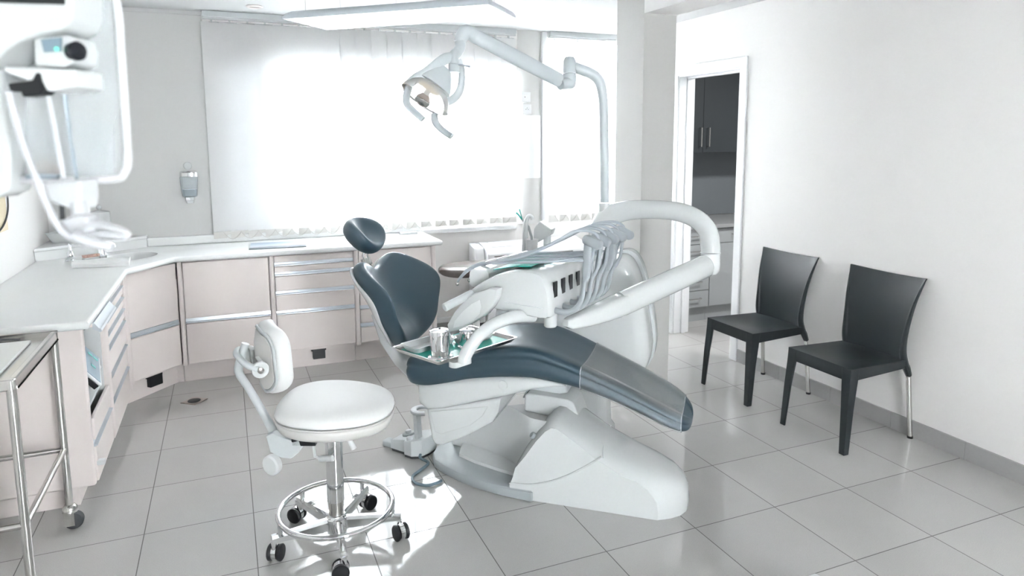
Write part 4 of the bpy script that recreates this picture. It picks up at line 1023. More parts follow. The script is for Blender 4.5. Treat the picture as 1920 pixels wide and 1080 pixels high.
# ================================================================ foot control
def fpt(u, v, z=0): return pz(u, v, z)
k0 = (fpt(733,845)+fpt(790,850))/2
fa = (fpt(820,843)-fpt(733,845)); 
e1f = (fpt(775,856)-fpt(733,845)).normalized(); e2f = V((-e1f.y,e1f.x,0)); o_ = fpt(733,845)
r = thing('foot_control', o_+e1f*.14+e2f*.06, 'grey dental foot control with hoop handle on the floor behind the chair base', 'foot control')
def ff(x, y, z): return o_+e1f*x+e2f*y+UP*z
body = [(-.002,.0),(.10,-.008),(.115,-.03),(.165,-.035),(.215,-.005),(.228,.05),(.225,.12),(.18,.155),(.06,.13),(.0,.09)]
def fring(z, k, top=False):
    cx, cy = .13, .06
    return [ff(cx+(x-cx)*k, cy+(y-cy)*k, z+(.045*max(0,min(1,(x-.0)/.2)) if top else 0)) for x, y in body]
obj('body', M().loft([fring(.014,.97), fring(.018,1), fring(.055,.99,True), fring(.064,.95,True)]), MAT['lightgrey'], r, angle=35, bevel=.004)
obj('foot_pad', M().loft([fring(.0,.93), fring(.014,.95)]), MAT['rubber'], r)
obj('pedal', M().fbox(ff(-.03,.035,.03), e1f, e2f, UP, (-.035,-.03,-.022), (.03,.03,.014)), MAT['midgrey'], r, bevel=.008)
obj('dial', M().lathe([(.036,0),(.036,.010),(.032,.014)], ff(.07,.075,.077), UP+e1f*-.2, 24, True, True, 1, 1), MAT['midgrey'], r)
obj('dial_knob', M().lathe([(.017,0),(.017,.012),(.014,.015)], ff(.068,.075,.091), UP+e1f*-.2, 20), MAT['lightgrey'], r)
obj('button', M().lathe([(.017,0),(.017,.02),(.014,.023)], ff(.135,-.005,.088), UP, 20), MAT['lightgrey'], r)
hs = M()
hs.loft([[ff(.175+x, .02+y, .105) for x, y in ((-.012,-.02),(.012,-.02),(.014,.02),(-.010,.02))], [ff(.155+x, .035+y, .235) for x, y in ((-.012,-.02),(.012,-.02),(.014,.02),(-.010,.02))]])
hd = obj('handle_post', hs, MAT['lightgrey'], r, bevel=.003)
obj('handle_hoop', M().tube([ff(.165+.048*math.cos(a), .075+.048*math.sin(a), .238) for a in [math.radians(-100+i*15) for i in range(-16, 5)]], .012, 10, flat=1.5), MAT['lightgrey'], hd)
cb = spline([ff(.25,.08,.045), ff(.28,.075,.04), c(-.50,.10,.012)+UP*.0, fpt(808,863,.01)+E1*.10, fpt(800,872,.009), fpt(782,886,.009), fpt(773,898,.009), fpt(785,909,.009), fpt(812,908,.009), fpt(832,900,.009), fpt(845,893,.009)+E1*.02], 6)
obj('cable', M().tube(spline([ff(.21,-.012,.03), ff(.222,-.03,.02), fpt(803,868,.010), fpt(790,880,.009), fpt(774,893,.009), fpt(778,905,.009), fpt(800,910,.009), fpt(818,906,.009), fpt(828,901,.009)], 6), .0075, 8), MAT['cable'], r, label='blue grey looped cable')
# ================================================================ dental unit: spittoon column, arms, instrument head
TU = .62
r = thing('dental_unit', c(.12,TU,0), 'white dental unit with curved arm, instrument table and hoses over the blue chair', 'dental unit')
UN = r
def spu(poly, t0, t1, **k): return M().prism(poly, OC, E1, UP, E2, t0, t1)
def spl2(pts, k=5, closed=True): return [(p.x, p.y) for p in spline([V((a, b, 0)) for a, b in pts], k, closed)]
sil = spl2([(.50,.395),(.555,.45),(.578,.55),(.570,.66),(.540,.83),(.492,1.0),(.43,1.075),(.33,1.065),(.15,1.03),(-.05,1.0),(-.22,.96),(-.30,.82),(-.335,.62),(-.33,.47),(-.25,.39),(.1,.37),(.35,.37)], 4)
def scl(poly, k, cx=.12, cy=.7): return [(cx+(p[0]-cx)*k, cy+(p[1]-cy)*k) for p in poly]
m = M(); rg = []
for t_, k in ((.47,.80),(.478,.90),(.495,.955),(.52,.975),(.66,.985),(.685,.975),(.70,.94)): rg.append([c(p[0], t_, p[1]) for p in scl(sil, k)])
m.loft(rg); obj('body_shell', m, MAT['white'], r, angle=40)
rg = [[c(p[0], t_, p[1]) for p in scl(sil, k)] for t_, k in ((.702,.975),(.706,1.0),(.72,1.006),(.735,1.0),(.74,.96))]
obj('rim_band', M().loft(rg), MAT['lightgrey'], r, angle=40)
rg = [[c(p[0], t_, p[1]) for p in scl(sil, k)] for t_, k in ((.742,.96),(.746,1.0),(.80,1.01),(.84,.99),(.86,.93))]
obj('rear_shell', M().loft(rg), MAT['white'], r, angle=40)
pth = spline([pT(u, v, .478) for u, v in ((1128,500),(1140,560),(1146,610),(1147,640))], 5)
obj('seam', M().tube([p-E2*.004 for p in pth], .002, 6), MAT['lightgrey'], r)
obj('pedestal', M().loft([[c(.12+x, .66+y, z) for x, y in rrect(.46*k, .26*k, .05, 4)] for z, k in ((0,1.0),(.03,1.0),(.06,.92),(.40,.85))]), MAT['white'], r, angle=40)
# spittoon tower with bowl
p = pT(1000, 478, .60); bx, bz = (p-OC).dot(E1), p.z
q = c(-.15,.58,0)
tw = M(); rg = []
for z, k in ((.90,1.22),(.95,1.15),(1.0,1.02),(1.02,.98),(1.025,.94)): rg.append([c(-.16+x*k, .60+y*k, z) for x, y in sellipse(.085,.075,3,28)])
tw.loft(rg); obj('spittoon_tower', tw, MAT['white'], r, angle=50)
bc = pT(1050, 470, .56); bs_ = (bc-OC).dot(E1)
bw = M(); rg = [[c(bs_+.05+x*k, .56+y*k, z) for x, y in sellipse(.12,.10,2.2,32)] for z, k in ((.98,.55),(1.02,.85),(1.045,.98),(1.06,1.0),(1.066,.97),(1.06,.92),(1.03,.75),(1.015,.4),(1.013,.05))]
obj('spittoon_bowl', bw.loft(rg), MAT['white'], r, angle=60)
sp = spline([pT(u, v, .60) for u, v in ((984,471),(985,430),(987,413),(992,405),(997,407),(998,412))], 5)
obj('rinse_spout', M().tube(sp, [.017,.016,.013,.012,.011,.010], 14), MAT['white'], r)
# tilted white holder box on a post
dv = M(); A_ = [pT(u, v, .66) for u, v in ((1001,428),(1012,415),(1034,431),(1030,442),(1008,455),(1000,448))]
dv.loft([A_, [p+E2*.10 for p in A_]]); 
obj('holder_box', dv, MAT['white'], r, bevel=.006, seg=2)
obj('holder_post', M().cyl(pT(1026,462,.70), pT(1026,436,.70), .022, 16), MAT['lightgrey'], r)
# column and swinging arms
cb_ = c(.27,TU,0)
obj('arm_column', M().cyl(cb_+UP*.98, cb_+UP*1.235, .062, 24), MAT['white'], r)
D0 = 3.85
ap = [(1128,428,D0),(1136,412,D0-.0),(1152,401,D0-.02),(1185,394,D0-.06),(1230,393,D0-.12),(1275,398,D0-.18),(1308,412,D0-.22),(1327,434,D0-.24),(1332,460,D0-.25),(1332,474,D0-.25)]
obj('overhead_arm', M().tube(spline([pd(*a) for a in ap], 6), [.066,.064,.058,.053,.050,.050,.050,.050,.050,.050], 20), MAT['white'], r)
el = pd(1332,474,D0-.25); e2_ = pd(1332,502,D0-.25)
obj('elbow', M().tube([el-UP*.001, el-UP*.03, e2_+UP*.02, e2_-UP*.012, e2_-UP*.03, e2_-UP*.036], [.050,.050,.050,.048,.035,.01], 20), MAT['white'], r)
obj('lamp_socket', M().cyl(pd(1133.8,404,3.84), pd(1133.8,381.5,3.84), .034, 20), MAT['white'], r)
obj('joint_ring', M().tube([el+V((math.cos(a)*.0505, math.sin(a)*.0505, .001)) for a in [2*math.pi*i/24 for i in range(24)]], .0022, 6, loop=True), MAT['lightgrey'], r)
l0 = pd(1328,497,D0-.27); l1 = pd(1166,570,3.30)
obj('balance_arm', M().tube([l0, l0.lerp(l1,.03), l0.lerp(l1,.5), l1], [.045,.060,.060,.060], 20, flat=.85), MAT['white'], r)
k1 = pd(1060,603,3.02)
br = M(); 
dirb = (k1-l1); rg = []
for f_, rr, dz in ((.005,.057,.0),(.12,.058,-.002),(.35,.052,-.008),(.7,.040,-.014),(.93,.030,-.012),(1.0,.018,-.006)):
    q = l1.lerp(k1, f_); sd = V((-dirb.y,dirb.x,0)).normalized(); rg.append([q+sd*(x)+UP*(y+dz) for x, y in rrect(2*rr*.9, 2*rr*.85, rr*.5, 4)])
obj('head_bracket', br.loft(rg), MAT['white'], r, angle=50)
kb = pd(1032,598,3.10); obj('pivot_knob', M().lathe([(.026,-.035),(.030,-.03),(.030,.02),(.034,.045)], kb-UP*.0, None, 20), MAT['white'], r)
# ---------------- instrument head
Ho = pd(1025,599,2.95); HX = V((.65,-.76,0)).normalized(); HY = V((.76,.65,0)).normalized()
def h(x, y, z): return Ho+HX*x+HY*y+UP*z
prof = spl2([(0,.0),(.012,.03),(.008,.10),(-.008,.16),(-.03,.190),(-.09,.200),(-.17,.196),(-.24,.175),(-.31,.14),(-.37,.10),(-.395,.065),(-.36,.04),(-.25,.015),(-.10,.002)], 3)
rg = []
for y_, k in ((-.0,.90),(.004,.955),(.016,.985),(.035,1),(.46,1),(.485,.985),(.50,.955),(.505,.9)): rg.append([h(-.19+(p[0]+.19)*k, y_, .095+(p[1]-.095)*k) for p in prof])
hd = obj('instrument_table', M().loft(rg), MAT['white'], r, angle=35)
obj('seam', M().tube([h(-.20,-.0015,.055), h(-.08,-.0015,.05), h(-.02,.0,.046), h(.004,.02,.046), h(.008,.25,.046), h(.004,.48,.046)], .0018, 6), MAT['lightgrey'], hd)
for i in range(5):
    y_ = .075+.088*i
    obj('slot', M().fbox(h(.0085,y_,.10), HY, UP, HX, (-.018,-.055,-.004), (.018,.05,.0015)), MAT['black'], hd, label='dark slot in the white table')
# swing arms carrying the hoses
for i in range(5):
    y_ = .075+.088*i+.01; lean = .01*i
    base_ = [h(.0,y_-.02,.028), h(.05,y_-.02,.022), h(.095,y_-.01,.034), h(.122,y_,.075), h(.132,y_+.004,.13), h(.137+lean*.3,y_+.008,.175)]
    wp_ = obj('hose_arm', M().tube(spline(base_, 5), [.0135,.013,.012,.011,.010,.010], 12), MAT['whip'], r)
    b0 = h(.138+lean*.3,y_+.008,.172); t0 = h(.148+lean*.7,y_+.012,.350)
    ux = (HX*.97-HY*.10).normalized(); uz = (t0-b0).normalized(); ux = (ux-uz*ux.dot(uz)).normalized(); uy = uz.cross(ux).normalized()
    Lw = (t0-b0).length
    if i in (0, 3):
        pp_ = M(); pp_.loft([[b0+ux*(x+ox)+uy*y+uz*L for x, y in rrect(2*wx, 2*wy, wy*.7, 3)] for L, wx, wy, ox in ((-.01,.010,.010,0),(.02,.017,.011,.003),(.05,.019,.011,.004),(Lw-.02,.016,.011,.001))])
        obj('arm_plate', pp_, MAT['whip'], wp_, angle=40)
    else:
        for s_ in (-1, 1):
            obj('arm_prong', M().tube(spline([b0-uz*.005, b0+ux*(.012*s_+.002)+uz*.028, b0+ux*(.016*s_+.004)+uz*.06, b0+ux*(.014*s_+.004)+uz*(Lw-.02)], 4), [.010,.0085,.008,.008], 10), MAT['whip'], wp_)
    hx_ = (ux*.96-UP*.26).normalized(); hz_ = uy.cross(hx_).normalized(); 
    if hz_.z < 0: hz_ = -hz_
    cap_ = rrect(.094, .042, .0205, 6, .026, -.012)
    rg = [[t0+hx_*(.026+(x-.026)*k)+hz_*(-.012+(z+.012)*k)+uy*y for x, z in cap_] for y, k in ((-.014,.86),(-.011,.97),(-.006,1),(.006,1),(.011,.97),(.014,.86))]
    hh = M(); hh.loft(rg)
    obj('hose_roller', hh, MAT['whip'], wp_, angle=50)
    # hose running from the instrument up over the roller and back down into the table
    tip = h(-.33+.012*i, .06+.09*i, .205+.0*i)
    ho = spline([tip, h(-.22,.05+.09*i,.232), h(-.10,.055+.088*i,.268+.004*i), h(.03,.075+.088*i,.338+.004*i), h(.09,.095+.088*i,.372), h(.150,.118+.088*i,.372), h(.185,.120+.088*i,.345), h(.165,.120+.088*i,.29), h(.150,.112+.088*i,.23), h(.145,.112+.088*i,.17)], 6)
    obj('hose', M().tube(ho, .0065, 10), MAT['hose'], r)
    if i < 4:
        lo = spline([h(.13,.09+.088*i,.25), h(.06,.07+.088*i,.247), h(-.05,.05+.09*i,.236), h(-.17,.045+.09*i,.226), h(-.29,.05+.09*i,.212)], 6)
        obj('hose', M().tube(lo, .006, 8), MAT['hose'], r)
    # handpiece lying in its rest, tip over the front edge
    hs_ = [tip, tip-HX*.03+UP*-.004, tip-HX*.09-UP*.035, tip-HX*.135-UP*.078, tip-HX*.15-UP*.10]
    hp_ = obj('handpiece', M().tube(spline(hs_, 4), [.0095,.0095,.0085,.0065,.005], 12), MAT['chrome'] if i else MAT['hose'], r)
    obj('handpiece_head', M().ball(hs_[-1]-UP*.004, .009, .009, .011, 12, 8), MAT['steel'], hp_)
# rest ledge at the doctor's edge
rg = [[h(-.36+x, y_, .135+z) for x, z in rrect(.10, .085, .025, 4)] for y_ in (.055,.07,.44,.455)]
obj('handpiece_rest', M().loft(rg), MAT['white'], r, angle=40)
# control panel blade on the near side
yb_ = -.012
def ph(u, v, y_): o_ = h(0,y_,0); q = ray(u, v); return CAM+q*((o_-CAM).dot(HY)/q.dot(HY))
ol = [(846,621),(844,607),(858,583),(876,561),(894,548),(925,538),(938,540),(936,556),(928,573),(915,589),(890,605),(865,617)]
rg = []
cen_ = sum([ph(u, v, -.03) for u, v in ol], V((0,0,0)))/len(ol)
for y_, k in ((-.004,.92),(-.008,.985),(-.02,1.0),(-.045,1.0),(-.058,.97),(-.062,.9)):
    pts_ = [ph(u, v, -.03) for u, v in ol]; rg.append([cen_+(p-cen_)*k+HY*(y_+.03) for p in pts_])
cp = obj('control_panel', M().loft(rg), MAT['white'], r, angle=40)
ol2 = [(850,615),(853,602),(868,584),(884,570),(900,562),(903,575),(899,589),(888,600),(868,611)]
q2 = [ph(u, v, -.0635) for u, v in ol2]
obj('touch_pad', M().loft([q2, [p-HY*.002 for p in q2]]), MAT['whitesatin'], cp)
hb = pd(833,577,2.99); he = pd(866,560,3.05)
obj('grip_handle', M().tube([hb, hb.lerp(he,.04), hb.lerp(he,.5), he, he+(he-hb)*.6], [.014,.0185,.0185,.0175,.017], 16), MAT['lightgrey'], r)
# tray arm
ta = [(1000,592,3.05),(965,594,2.99),(930,606,2.94),(902,626,2.90),(882,650,2.88),(872,668,2.87),(870,680,2.87)]
obj('tray_arm', M().tube(spline([pd(*a) for a in ta], 5), [.029,.028,.027,.027,.028,.028,.028], 16), MAT['white'], r)
# ================================================================ items on the unit
cp_ = pT(1001,477,.545); zb_ = 1.0262
cp0 = c(-.108,.562,zb_)
o_ = thing('plastic_cup', cp0, 'white plastic rinsing cup standing on the dental unit by the curved spout', 'cup')
obj('wall', M().lathe([(.026,0),(.028,.004),(.036,.115),(.0385,.116),(.0385,.119),(.0345,.119),(.0265,.006),(.001,.006)], cp0, None, 28), MAT['fabric'], o_)
b0 = cp0+UP*.10; 
r2 = thing('cotton_tweezers', cp0+UP*.02, 'grey and green tweezers leaning out of the white cup', 'tweezers')
tA = pT(968,399,.69); tB = pT(974,393,.70); mid = pT(979,412,.67); low = cp0+UP*.03+E1*.01
obj('shaft', M().tube([low, cp0+UP*.128-E1*.006+E2*.016, pT(991,425,.65), mid], [.006,.008,.008,.006], 8, flat=.5), MAT['midgrey'], r2)
for t_ in (tA, tB): obj('arm', M().tube([mid, mid.lerp(t_,.5)+UP*.004, t_], [.006,.005,.006], 8, flat=.5), MAT['green'], r2, label='green arm')
# ================================================================ operating light
r = thing('operating_light', pd(1133.8,379,3.84), 'white operating light on a jointed arm rising from the dental unit', 'operating light')
DP = 3.84
MAT['lampgrey2'] = MAT['lampgrey']
pp = [(1133.8,379,DP),(1133,300,DP-.04),(1132,215,DP-.06),(1130,180,DP-.07),(1124,153,DP-.08),(1110,139,DP-.09),(1090,131,DP-.1),(1070,123,DP-.11)]
obj('pole', M().tube(spline([pd(*a) for a in pp], 6), [.0245,.025,.025,.026,.028,.029,.029,.028], 18), MAT['lampgrey'], r)
sp_ = pd(1133.5,245,DP-.05); obj('pole_ring', M().tube([sp_+V((math.cos(a)*.0255, math.sin(a)*.0255, 0)) for a in [2*math.pi*i/24 for i in range(24)]], .0018, 6, loop=True), MAT['hose'], r)
kt, km, kl = pd(1068,113,3.72), pd(1068,137,3.72), pd(1067,160,3.72)
obj('knuckle', M().lathe([(.010,.02),(.024,.016),(.033,.0),(.0355,-.02),(.0355,-(kt.z-km.z))], kt, None, 24), MAT['lampgrey'], r)
obj('knuckle', M().lathe([(.0355,0),(.0355,-(km.z-kl.z)*.7),(.030,-(km.z-kl.z)*1.05),(.018,-(km.z-kl.z)*1.2)], km-UP*.003, None, 24).tube([kl+UP*.012, pd(1050,158,3.68)], [.033,.03], 14), MAT['lampgrey'], r)
s0, s1 = pd(1052,152,3.68), pd(884,64,3.42)
obj('spring_arm', M().tube([s0, s0.lerp(s1,.02), s0.lerp(s1,.5), s0.lerp(s1,.98), s1], [.030,.038,.040,.037,.032], 16, flat=.62), MAT['lampgrey'], r)
obj('arm_end', M().tube(spline([s1+(s0-s1)*.04, pd(875,60,3.41), pd(866,68,3.40), pd(861,80,3.40)], 5), [.034,.036,.034,.028], 16, flat=.8), MAT['lampgrey'], r)
obj('neck', M().tube(spline([pd(862,78,3.40), pd(863,88,3.40), pd(858,97,3.40), pd(850,106,3.39), pd(851,120,3.39), pd(852,134,3.39)], 5), [.026,.026,.026,.027,.025,.024], 16), MAT['lampgrey'], r)
obj('neck_cap', M().cyl(pd(852,121,3.39), pd(852,136,3.39), .029, 20), MAT['lampgrey'], r, bevel=.004)
obj('brake_lever', M().tube([pd(860,121,3.37), pd(872,123,3.35), pd(881,125,3.34)], [.004,.003,.005], 8), MAT['hose'], r)
yk = [(851,108,3.39),(835,110,3.36),(818,122,3.33),(800,136,3.31),(782,146,3.30),(768,156,3.29)]
obj('yoke', M().tube(spline([pd(*a) for a in yk], 5), [.026,.027,.026,.025,.025,.022], 14, flat=.6), MAT['lampgrey'], r)
yk = [(860,112,3.41),(865,130,3.43),(866,150,3.45),(862,170,3.46),(852,184,3.47),(838,192,3.47)]
obj('yoke', M().tube(spline([pd(*a) for a in yk], 5), [.012,.016,.018,.020,.022,.020], 14, flat=.55), MAT['lampgrey'], r)
# reflector: oblong shallow dish, opening down and a little to the left front
Lc = pd(802,178,3.36); ln_ = (V((0,0,-1))*.80-CR*.42+V((CF.x,CF.y,0)).normalized()*-.25).normalized()
pA, pB = pd(764,164,3.29), pd(843,205,3.47); lx_ = (pB-pA); lx_ = (lx_-ln_*lx_.dot(ln_)).normalized(); ly_ = ln_.cross(lx_)
RL = (pB-pA).length*.52
def lr(k, d): return [Lc+lx_*(x*k)+ly_*(y*k)+ln_*d for x, y in sellipse(RL, RL*.60, 2.3, 40)]
obj('reflector', M().loft([lr(1.0,.03), lr(.97,.012), lr(.86,-.018), lr(.68,-.042), lr(.4,-.058), lr(.05,-.062)], False, True), clear('frosted_reflector', (.95,.95,.94), .32, .15), r, angle=60)
obj('lens', M().loft([lr(1.0,.031), lr(.9,.043), lr(.6,.058), lr(.05,.064)], False, True), clear('lamp_lens', (.97,.98,1), .08, .03), r, angle=60)
obj('housing', M().loft([[Lc+lx_*(x*k+.0)+ly_*(y*k)+ln_*d for x, y in sellipse(.085,.06,2.6,28)] for d, k in ((-.05,1.15),(-.07,1.1),(-.12,.85),(-.15,.62),(-.158,.5))]), MAT['lampgrey'], r, angle=45)
obj('amber_plate', M().loft([[Lc+lx_*(x*1.0-.03)+ly_*(y)+ln_*d for x, y in rrect(.15,.06,.02,3)] for d in (-.03,-.026)]), mat('amber_mirror', (.80,.55,.20), .2, metal=.3), r)
obj('bulb_holder', M().lathe([(.014,-.03),(.014,.0),(.024,.012),(.036,.028),(.037,.04)], Lc-lx_*.01, ln_, 20), mat('warm_ceramic', (.42,.34,.29), .5), r)
obj('bulb_shield', M().lathe([(.038,.040),(.040,.044),(.034,.058),(.018,.066),(.001,.068)], Lc-lx_*.01, ln_, 20), MAT['steel'], r)
for pts in (((767,162,3.27),(762,182,3.27),(764,196,3.26),(776,209,3.25),(793,224,3.24)), ((814,214,3.38),(816,228,3.37),(824,239,3.36),(836,249,3.35),(847,256,3.34))):
    obj('grip', M().tube(spline([pd(*a) for a in pts], 5), [.017,.018,.018,.017,.016], 14, flat=.75), MAT['lampgrey'], r)
# ================================================================ tray with instruments
ZT_ = .782
tL, tF, tR = pz(728,653,ZT_), pz(822,680,ZT_), pz(971,633,ZT_)
ta_ = (tR-tF).normalized(); tb_ = V((-ta_.y,ta_.x,0)); la = (tR-tF).length; lb = (tL-tF).dot(tb_)
def tp(a, b, z): return tF+ta_*a+tb_*b+UP*z
r = thing('instrument_tray', tp(la/2,lb/2,-.02), 'rectangular stainless steel tray held over the edge of the blue seat', 'tray')
def trr(inset, z, rr=.012): return [tp(la/2+x, lb/2+y, z) for x, y in rrect(la-2*inset, lb-2*inset, rr, 3)]
obj('pan', M().loft([trr(.018,-.020), trr(.004,-.001), trr(-.002,.001), trr(-.002,.0025), trr(.006,.0015), trr(.020,-.0165)]), MAT['steel'], r, angle=30)
obj('bracket', M().loft([[tp(.135+x,.012+y,z) for x, y in rrect(.11,.05,.02,4)] for z in (-.045,-.0205)]), MAT['white'], UN, label='white clip under the steel tray')
o_ = obj('tray_mat', M().loft([[tp(la/2+x, lb/2+y, z) for x, y in rrect(la-.046, lb-.046, .01, 3)] for z in (-.0162,-.0125)]), MAT['green'], None, base=tp(la/2,lb/2,-.016)); tag(o_, 'green rubber mat lining the steel instrument tray', 'mat')
def small_tray(name, ca, cb, w_, d_, lab):
    b_ = tp(ca, cb, -.012); r_ = thing(name, b_, lab, 'tray', 'two white trays on the green mat')
    def q(k, z): return [tp(ca+x, cb+y, z) for x, y in rrect(w_+k, d_+k, .022, 4)]
    obj('shell', M().loft([q(-.022,-.0115), q(0,.012), q(.010,.014), q(.010,.016), q(-.003,.0145), q(-.024,-.009)]), MAT['white'], r_, angle=30); return r_
def ab(u, v, z=-.012+ZT_): p = pz(u, v, z); return (p-tF).dot(ta_), (p-tF).dot(tb_)
small_tray('white_tray', .150, lb-.085, .245, .115, 'empty white tray on the green mat, behind the tall chrome canister')
a2, b2 = ab(902, 634); a2 = min(a2, la-.145); b2 = min(max(b2, .09), lb-.09); small_tray('white_tray', a2+.0, b2, .19, .105, 'white tray holding small dark burs, right of the white arm')
for i in range(9):
    aa = a2+random.uniform(-.05,.03); bb = b2+random.uniform(-.025,.025); an_ = random.uniform(0, math.pi); dv_ = (ta_*math.cos(an_)+tb_*math.sin(an_))
    p = tp(aa, bb, -.0062+.0034*(i % 3)); o_ = obj('dental_bur', M().cyl(p-dv_*.018, p+dv_*.012, .0014, 6).cyl(p+dv_*.012, p+dv_*.019, .0028, 6), MAT['rubber'], None, base=p)
    tag(o_, 'tiny dark steel bur lying loose in the right white tray', 'bur', 'burs in the white tray')
p = tp(a2-.005, b2+.004, -.0085); o_ = obj('cotton_roll', M().lathe([(.016,0),(.02,.004),(.02,.010),(.012,.014),(.001,.012)], p, None, 18), mat('dark_pot', (.10,.08,.07), .5), None, base=p); tag(o_, 'small dark brown pot among the burs in the white tray', 'pot')
o_.name = 'bur_pot'
def canister(u, v, rr, hh, lab):
    aa, bb = ab(u, v); aa = max(aa, rr*1.28+.022); bb = max(bb, rr*1.28+.022); p = tp(aa, bb, -.0122)
    r_ = thing('chrome_canister', p, lab, 'canister', 'chrome canisters on the green mat')
    obj('foot', M().lathe([(rr*1.22,0),(rr*1.25,.003),(rr*1.2,.007),(rr*.98,.010)], p, None, 32), MAT['chrome'], r_)
    obj('body', M().lathe([(rr*.96,.008),(rr*.98,.012),(rr*.98,hh*.84)], p, None, 32), MAT['chrome'], r_)
    l_ = obj('lid', M().lathe([(rr*1.03,hh*.80),(rr*1.03,hh*.88),(rr*.96,hh*.95),(rr*.6,hh*.995),(.003,hh)], p, None, 32), MAT['chrome'], r_)
    obj('vent', M().lathe([(.006,hh*.996),(.006,hh*1.02),(.003,hh*1.03)], p, None, 10), MAT['black'], l_)
canister(826, 670, .0445, .128, 'tall chrome canister at the near corner of the steel tray')
canister(876, 650, .036, .085, 'shorter chrome canister partly hidden by the white tray arm')
# green mat on the instrument table
o_ = obj('silicone_mat', M().loft([[h(x, y_, z) for x, z in ((-.285,.181),(-.24,.192),(-.17,.206),(-.10,.211),(-.10,.214),(-.17,.209),(-.24,.195),(-.285,.184))] for y_ in (.05,.46)]), MAT['green'], None, base=h(-.2,.25,.2)); tag(o_, 'green silicone mat under the hoses on the instrument table', 'mat')
# ================================================================ panoramic x-ray machine, close to the camera at the left edge
DX = 1.10
r = thing('xray_machine', V((pd(-190,600,1.2).x, pd(-190,600,1.2).y, 0)), 'white dental x-ray machine with clear shield, out of focus at the top left', 'x-ray machine')
XC = V((pd(-190,600,1.2).x, pd(-190,600,1.2).y, 0))
fwx = V((CF.x,CF.y,0)).normalized(); rtx = V((fwx.y,-fwx.x,0))
obj('column', M().prism(rrect(.14,.12,.03,4), XC, rtx, fwx, UP, .05, 2.15), MAT['white'], r)
obj('floor_base', M().prism(rrect(.42,.36,.06,5), XC, rtx, fwx, UP, 0, .05), MAT['white'], r, bevel=.01)
def x3(u, v, d=DX): return pd(u, v, d)
# arm housing with curved underside
ol = [(-140,-120),(132,-120),(134,20),(128,46),(108,56),(70,62),(30,78),(8,92),(-20,120),(-140,140)]
a_ = [x3(u, v, 1.05) for u, v in ol]; b_ = [x3(u, v, 1.05)+fwx*.10 for u, v in ol]
obj('arm_housing', M().loft([a_, b_]), MAT['white'], r, bevel=.012, seg=3)
a_ = [x3(u, v, 1.046) for u, v in ((-140,-90),(118,-90),(120,8),(-140,0))]
obj('dark_strip', M().loft([a_, [p+fwx*.003 for p in a_]]), MAT['black'], r)
# camera block with display and round lens
ol = [(60,70),(130,64),(140,90),(138,118),(118,126),(62,124)]
a_ = [x3(u, v, 1.07) for u, v in ol]; hb_ = obj('sensor_block', M().loft([a_, [p+fwx*.07 for p in a_]]), MAT['white'], r, bevel=.006)
a_ = [x3(u, v, 1.067) for u, v in ((76,74),(114,70),(114,96),(82,98))]
obj('display', M().loft([a_, [p+fwx*.003 for p in a_]]), mat('blue_display', (.20,.27,.32), .2), hb_)
obj('led', M().ball(x3(106,92,1.063), .003), emit('green_led', (.15,.9,.6), .25), hb_)
obj('lens', M().lathe([(.0145,0),(.0145,.012),(.012,.014),(.001,.013)], x3(130,94,1.066)+CF*.01, -CF*.55+CR, 24, True, True), mat('dark_lens', (.008,.01,.014), .08), hb_)
# platform under the block and clip
ol = [(6,124),(140,130),(143,164),(92,172),(6,134)]
a_ = [x3(u, v, 1.06) for u, v in ol]; obj('platform', M().loft([a_, [p+fwx*.08 for p in a_]]), MAT['whitesatin'], r, bevel=.005)
ol = [(13,156),(60,150),(66,136),(72,136),(76,152),(84,168),(74,178),(42,182),(38,172),(18,172)]
a_ = [x3(u, v, 1.055) for u, v in ol]; obj('clip', M().loft([a_, [p+fwx*.03 for p in a_]]), MAT['black'], r, bevel=.003)
# clear shield with thick rim
ol = spline([V((u, v, 0)) for u, v in ((60,-60),(190,-60),(214,-12),(222,30),(228,120),(236,240),(239,300),(232,325),(214,336),(120,338),(40,338))], 5)
sp_ = [x3(p.x, p.y, 1.13) for p in ol]
obj('shield', M().loft([[p for p in sp_], [p+fwx*.004 for p in sp_]]), clear('shield_plastic', (.93,.95,.96), .22, .05), r)
obj('shield_rim', M().tube(sp_[6:], .0068, 10), clear('rim_plastic', (.97,.98,1), .62, .08), r)
# inner plate seen through the shield
ol = [(20,225),(205,228),(212,240),(214,325),(200,333),(20,332)]
a_ = [x3(u, v, 1.17) for u, v in ol]; obj('inner_plate', M().loft([a_, [p+fwx*.006 for p in a_]]), clear('inner_plastic', (.95,.96,.97), .30, .1), r)
# hand lever tinted brown, blue bar
obj('hand_lever', M().tube(spline([x3(62,312,1.16), x3(80,310,1.16), x3(98,316,1.16), x3(108,332,1.16)], 4), .008, 10), mat('tan_grip', (.55,.38,.28), .4), r)
a_ = [x3(u, v, 1.12) for u, v in ((46,327),(108,327),(108,336),(46,336))]; obj('blue_bar', M().loft([a_, [p+fwx*.012 for p in a_]]), mat('pale_blue_bar', (.33,.38,.44), .3), r, bevel=.002)
# side body at the frame edge
ol = [(-140,80),(2,110),(12,200),(18,300),(14,360),(-10,372),(-140,372)]
a_ = [x3(u, v, 1.10) for u, v in ol]; obj('side_body', M().loft([a_, [p+fwx*.06 for p in a_]]), MAT['white'], r, bevel=.008, seg=3)
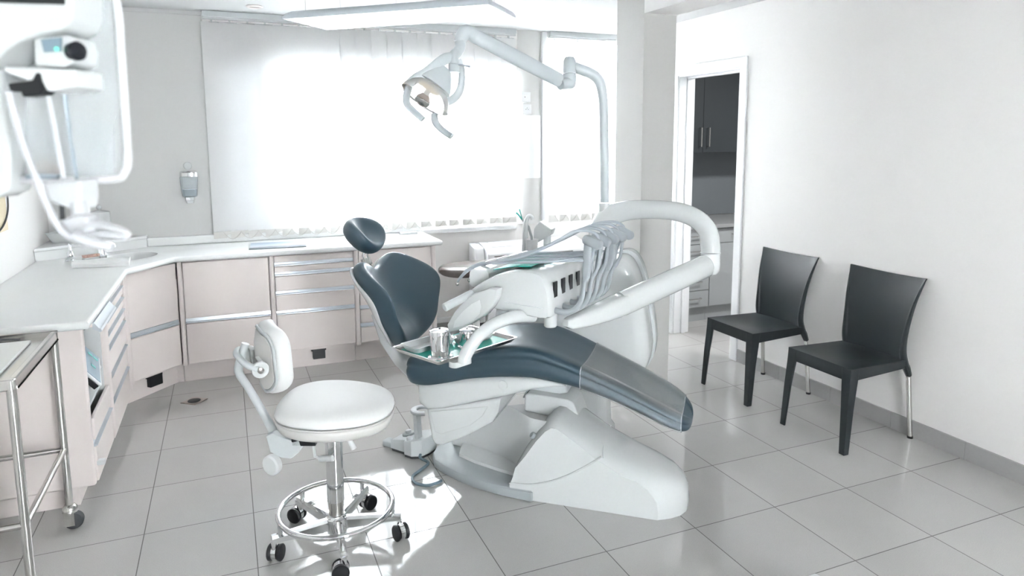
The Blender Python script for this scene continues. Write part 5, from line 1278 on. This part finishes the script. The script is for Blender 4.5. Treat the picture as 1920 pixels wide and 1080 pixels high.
# clear rods and chin support
cl = clear('rod_plastic', (.96,.97,1), .42, .06)
obj('support_rod', M().tube(spline([x3(16,172,1.04), x3(40,260,1.04), x3(70,340,1.04), x3(100,408,1.04), x3(124,440,1.04), x3(160,458,1.04)], 4), .0052, 10), cl, r)
obj('support_rod', M().tube([x3(90,178,1.08), x3(108,270,1.08), x3(122,350,1.08)], .0034, 8), cl, r)
obj('support_rod', M().tube([x3(122,178,1.09), x3(132,260,1.09), x3(146,345,1.09), x3(156,400,1.09)], .0030, 8), mat('blue_tint_rod', (.50,.56,.62), .2, trans=.6), r)
ol = [(78,342),(150,336),(152,372),(148,395),(128,392),(90,380)]
a_ = [x3(u, v, 1.06) for u, v in ol]; obj('chin_cup', M().loft([a_, [p+fwx*.05 for p in a_]]), clear('chin_plastic', (.95,.97,.99), .5, .1), r, bevel=.006)
obj('chin_post', M().tube([x3(146,380,1.07), x3(152,405,1.07), x3(156,425,1.07)], .013, 12), cl, r)
obj('stem', M().cyl(x3(116,384,1.08), x3(117,412,1.08), .004, 10), MAT['rubber'], r)
a_ = [x3(u, v, 1.05) for u, v in ((110,414),(140,402),(164,405),(166,430),(150,446),(126,438))]; obj('bite_block', M().loft([a_, [p+fwx*.03 for p in a_]]), cl, r, bevel=.005)
obj('hand_grip', M().tube(spline([x3(158,430,1.05), x3(180,422,1.05), x3(215,428,1.05), x3(238,438,1.05), x3(230,444,1.05), x3(200,440,1.05), x3(160,444,1.05)], 4), .0062, 10), cl, r)
obj('hand_grip', M().tube(spline([x3(140,442,1.03), x3(165,452,1.03), x3(195,460,1.03), x3(210,464,1.03)], 4), [.009,.009,.008,.006], 10), cl, r)
obj('bracket', M().tube([XC+UP*1.9+rtx*.05, x3(-120,-40,1.08)], .045, 14), MAT['white'], r)
# ================================================================ scale chart and cable on the left wall edge, box at the bottom edge
p = V((XL,-.33,1.30)); o_ = obj('wall_chart', M().box((XL+.001,-.60,1.20), (XL+.005,-.20,1.42)), mat('cream_paper', (.75,.66,.48), .7), None, base=p); tag(o_, 'cream paper chart on the left wall at the left edge of the photo', 'chart')
o_ = obj('wall_cable', M().tube(spline([pX(12,355,XL+.012), pX(14.5,375,XL+.012), pX(14.5,395,XL+.012), pX(10,415,XL+.012), pX(0,432,XL+.012), pX(-20,450,XL+.012)], 5), .005, 8), MAT['rubber'], None, base=p); tag(o_, 'black cable curving down the left wall in front of the cream chart', 'cable')
b0 = pz(1529,1072.5,.16); bxm = M(); ex = V((.80,-.6,0)).normalized(); ex = V((.62,-.78,0)); ey = V((.78,.62,0))
pr_ = M().fbox(V((b0.x,b0.y,0)), (pz(1543,1080,.16)-pz(1529,1072.5,.16)).normalized(), (pz(1504,1080,.16)-pz(1529,1072.5,.16)).normalized(), UP, (0,0,.0), (.26,.22,.16))
o_ = obj('storage_box', pr_, MAT['white'], None, bevel=.008, seg=2, base=(b0.x,b0.y,0)); tag(o_, 'white box on the floor whose corner shows at the bottom edge', 'box')
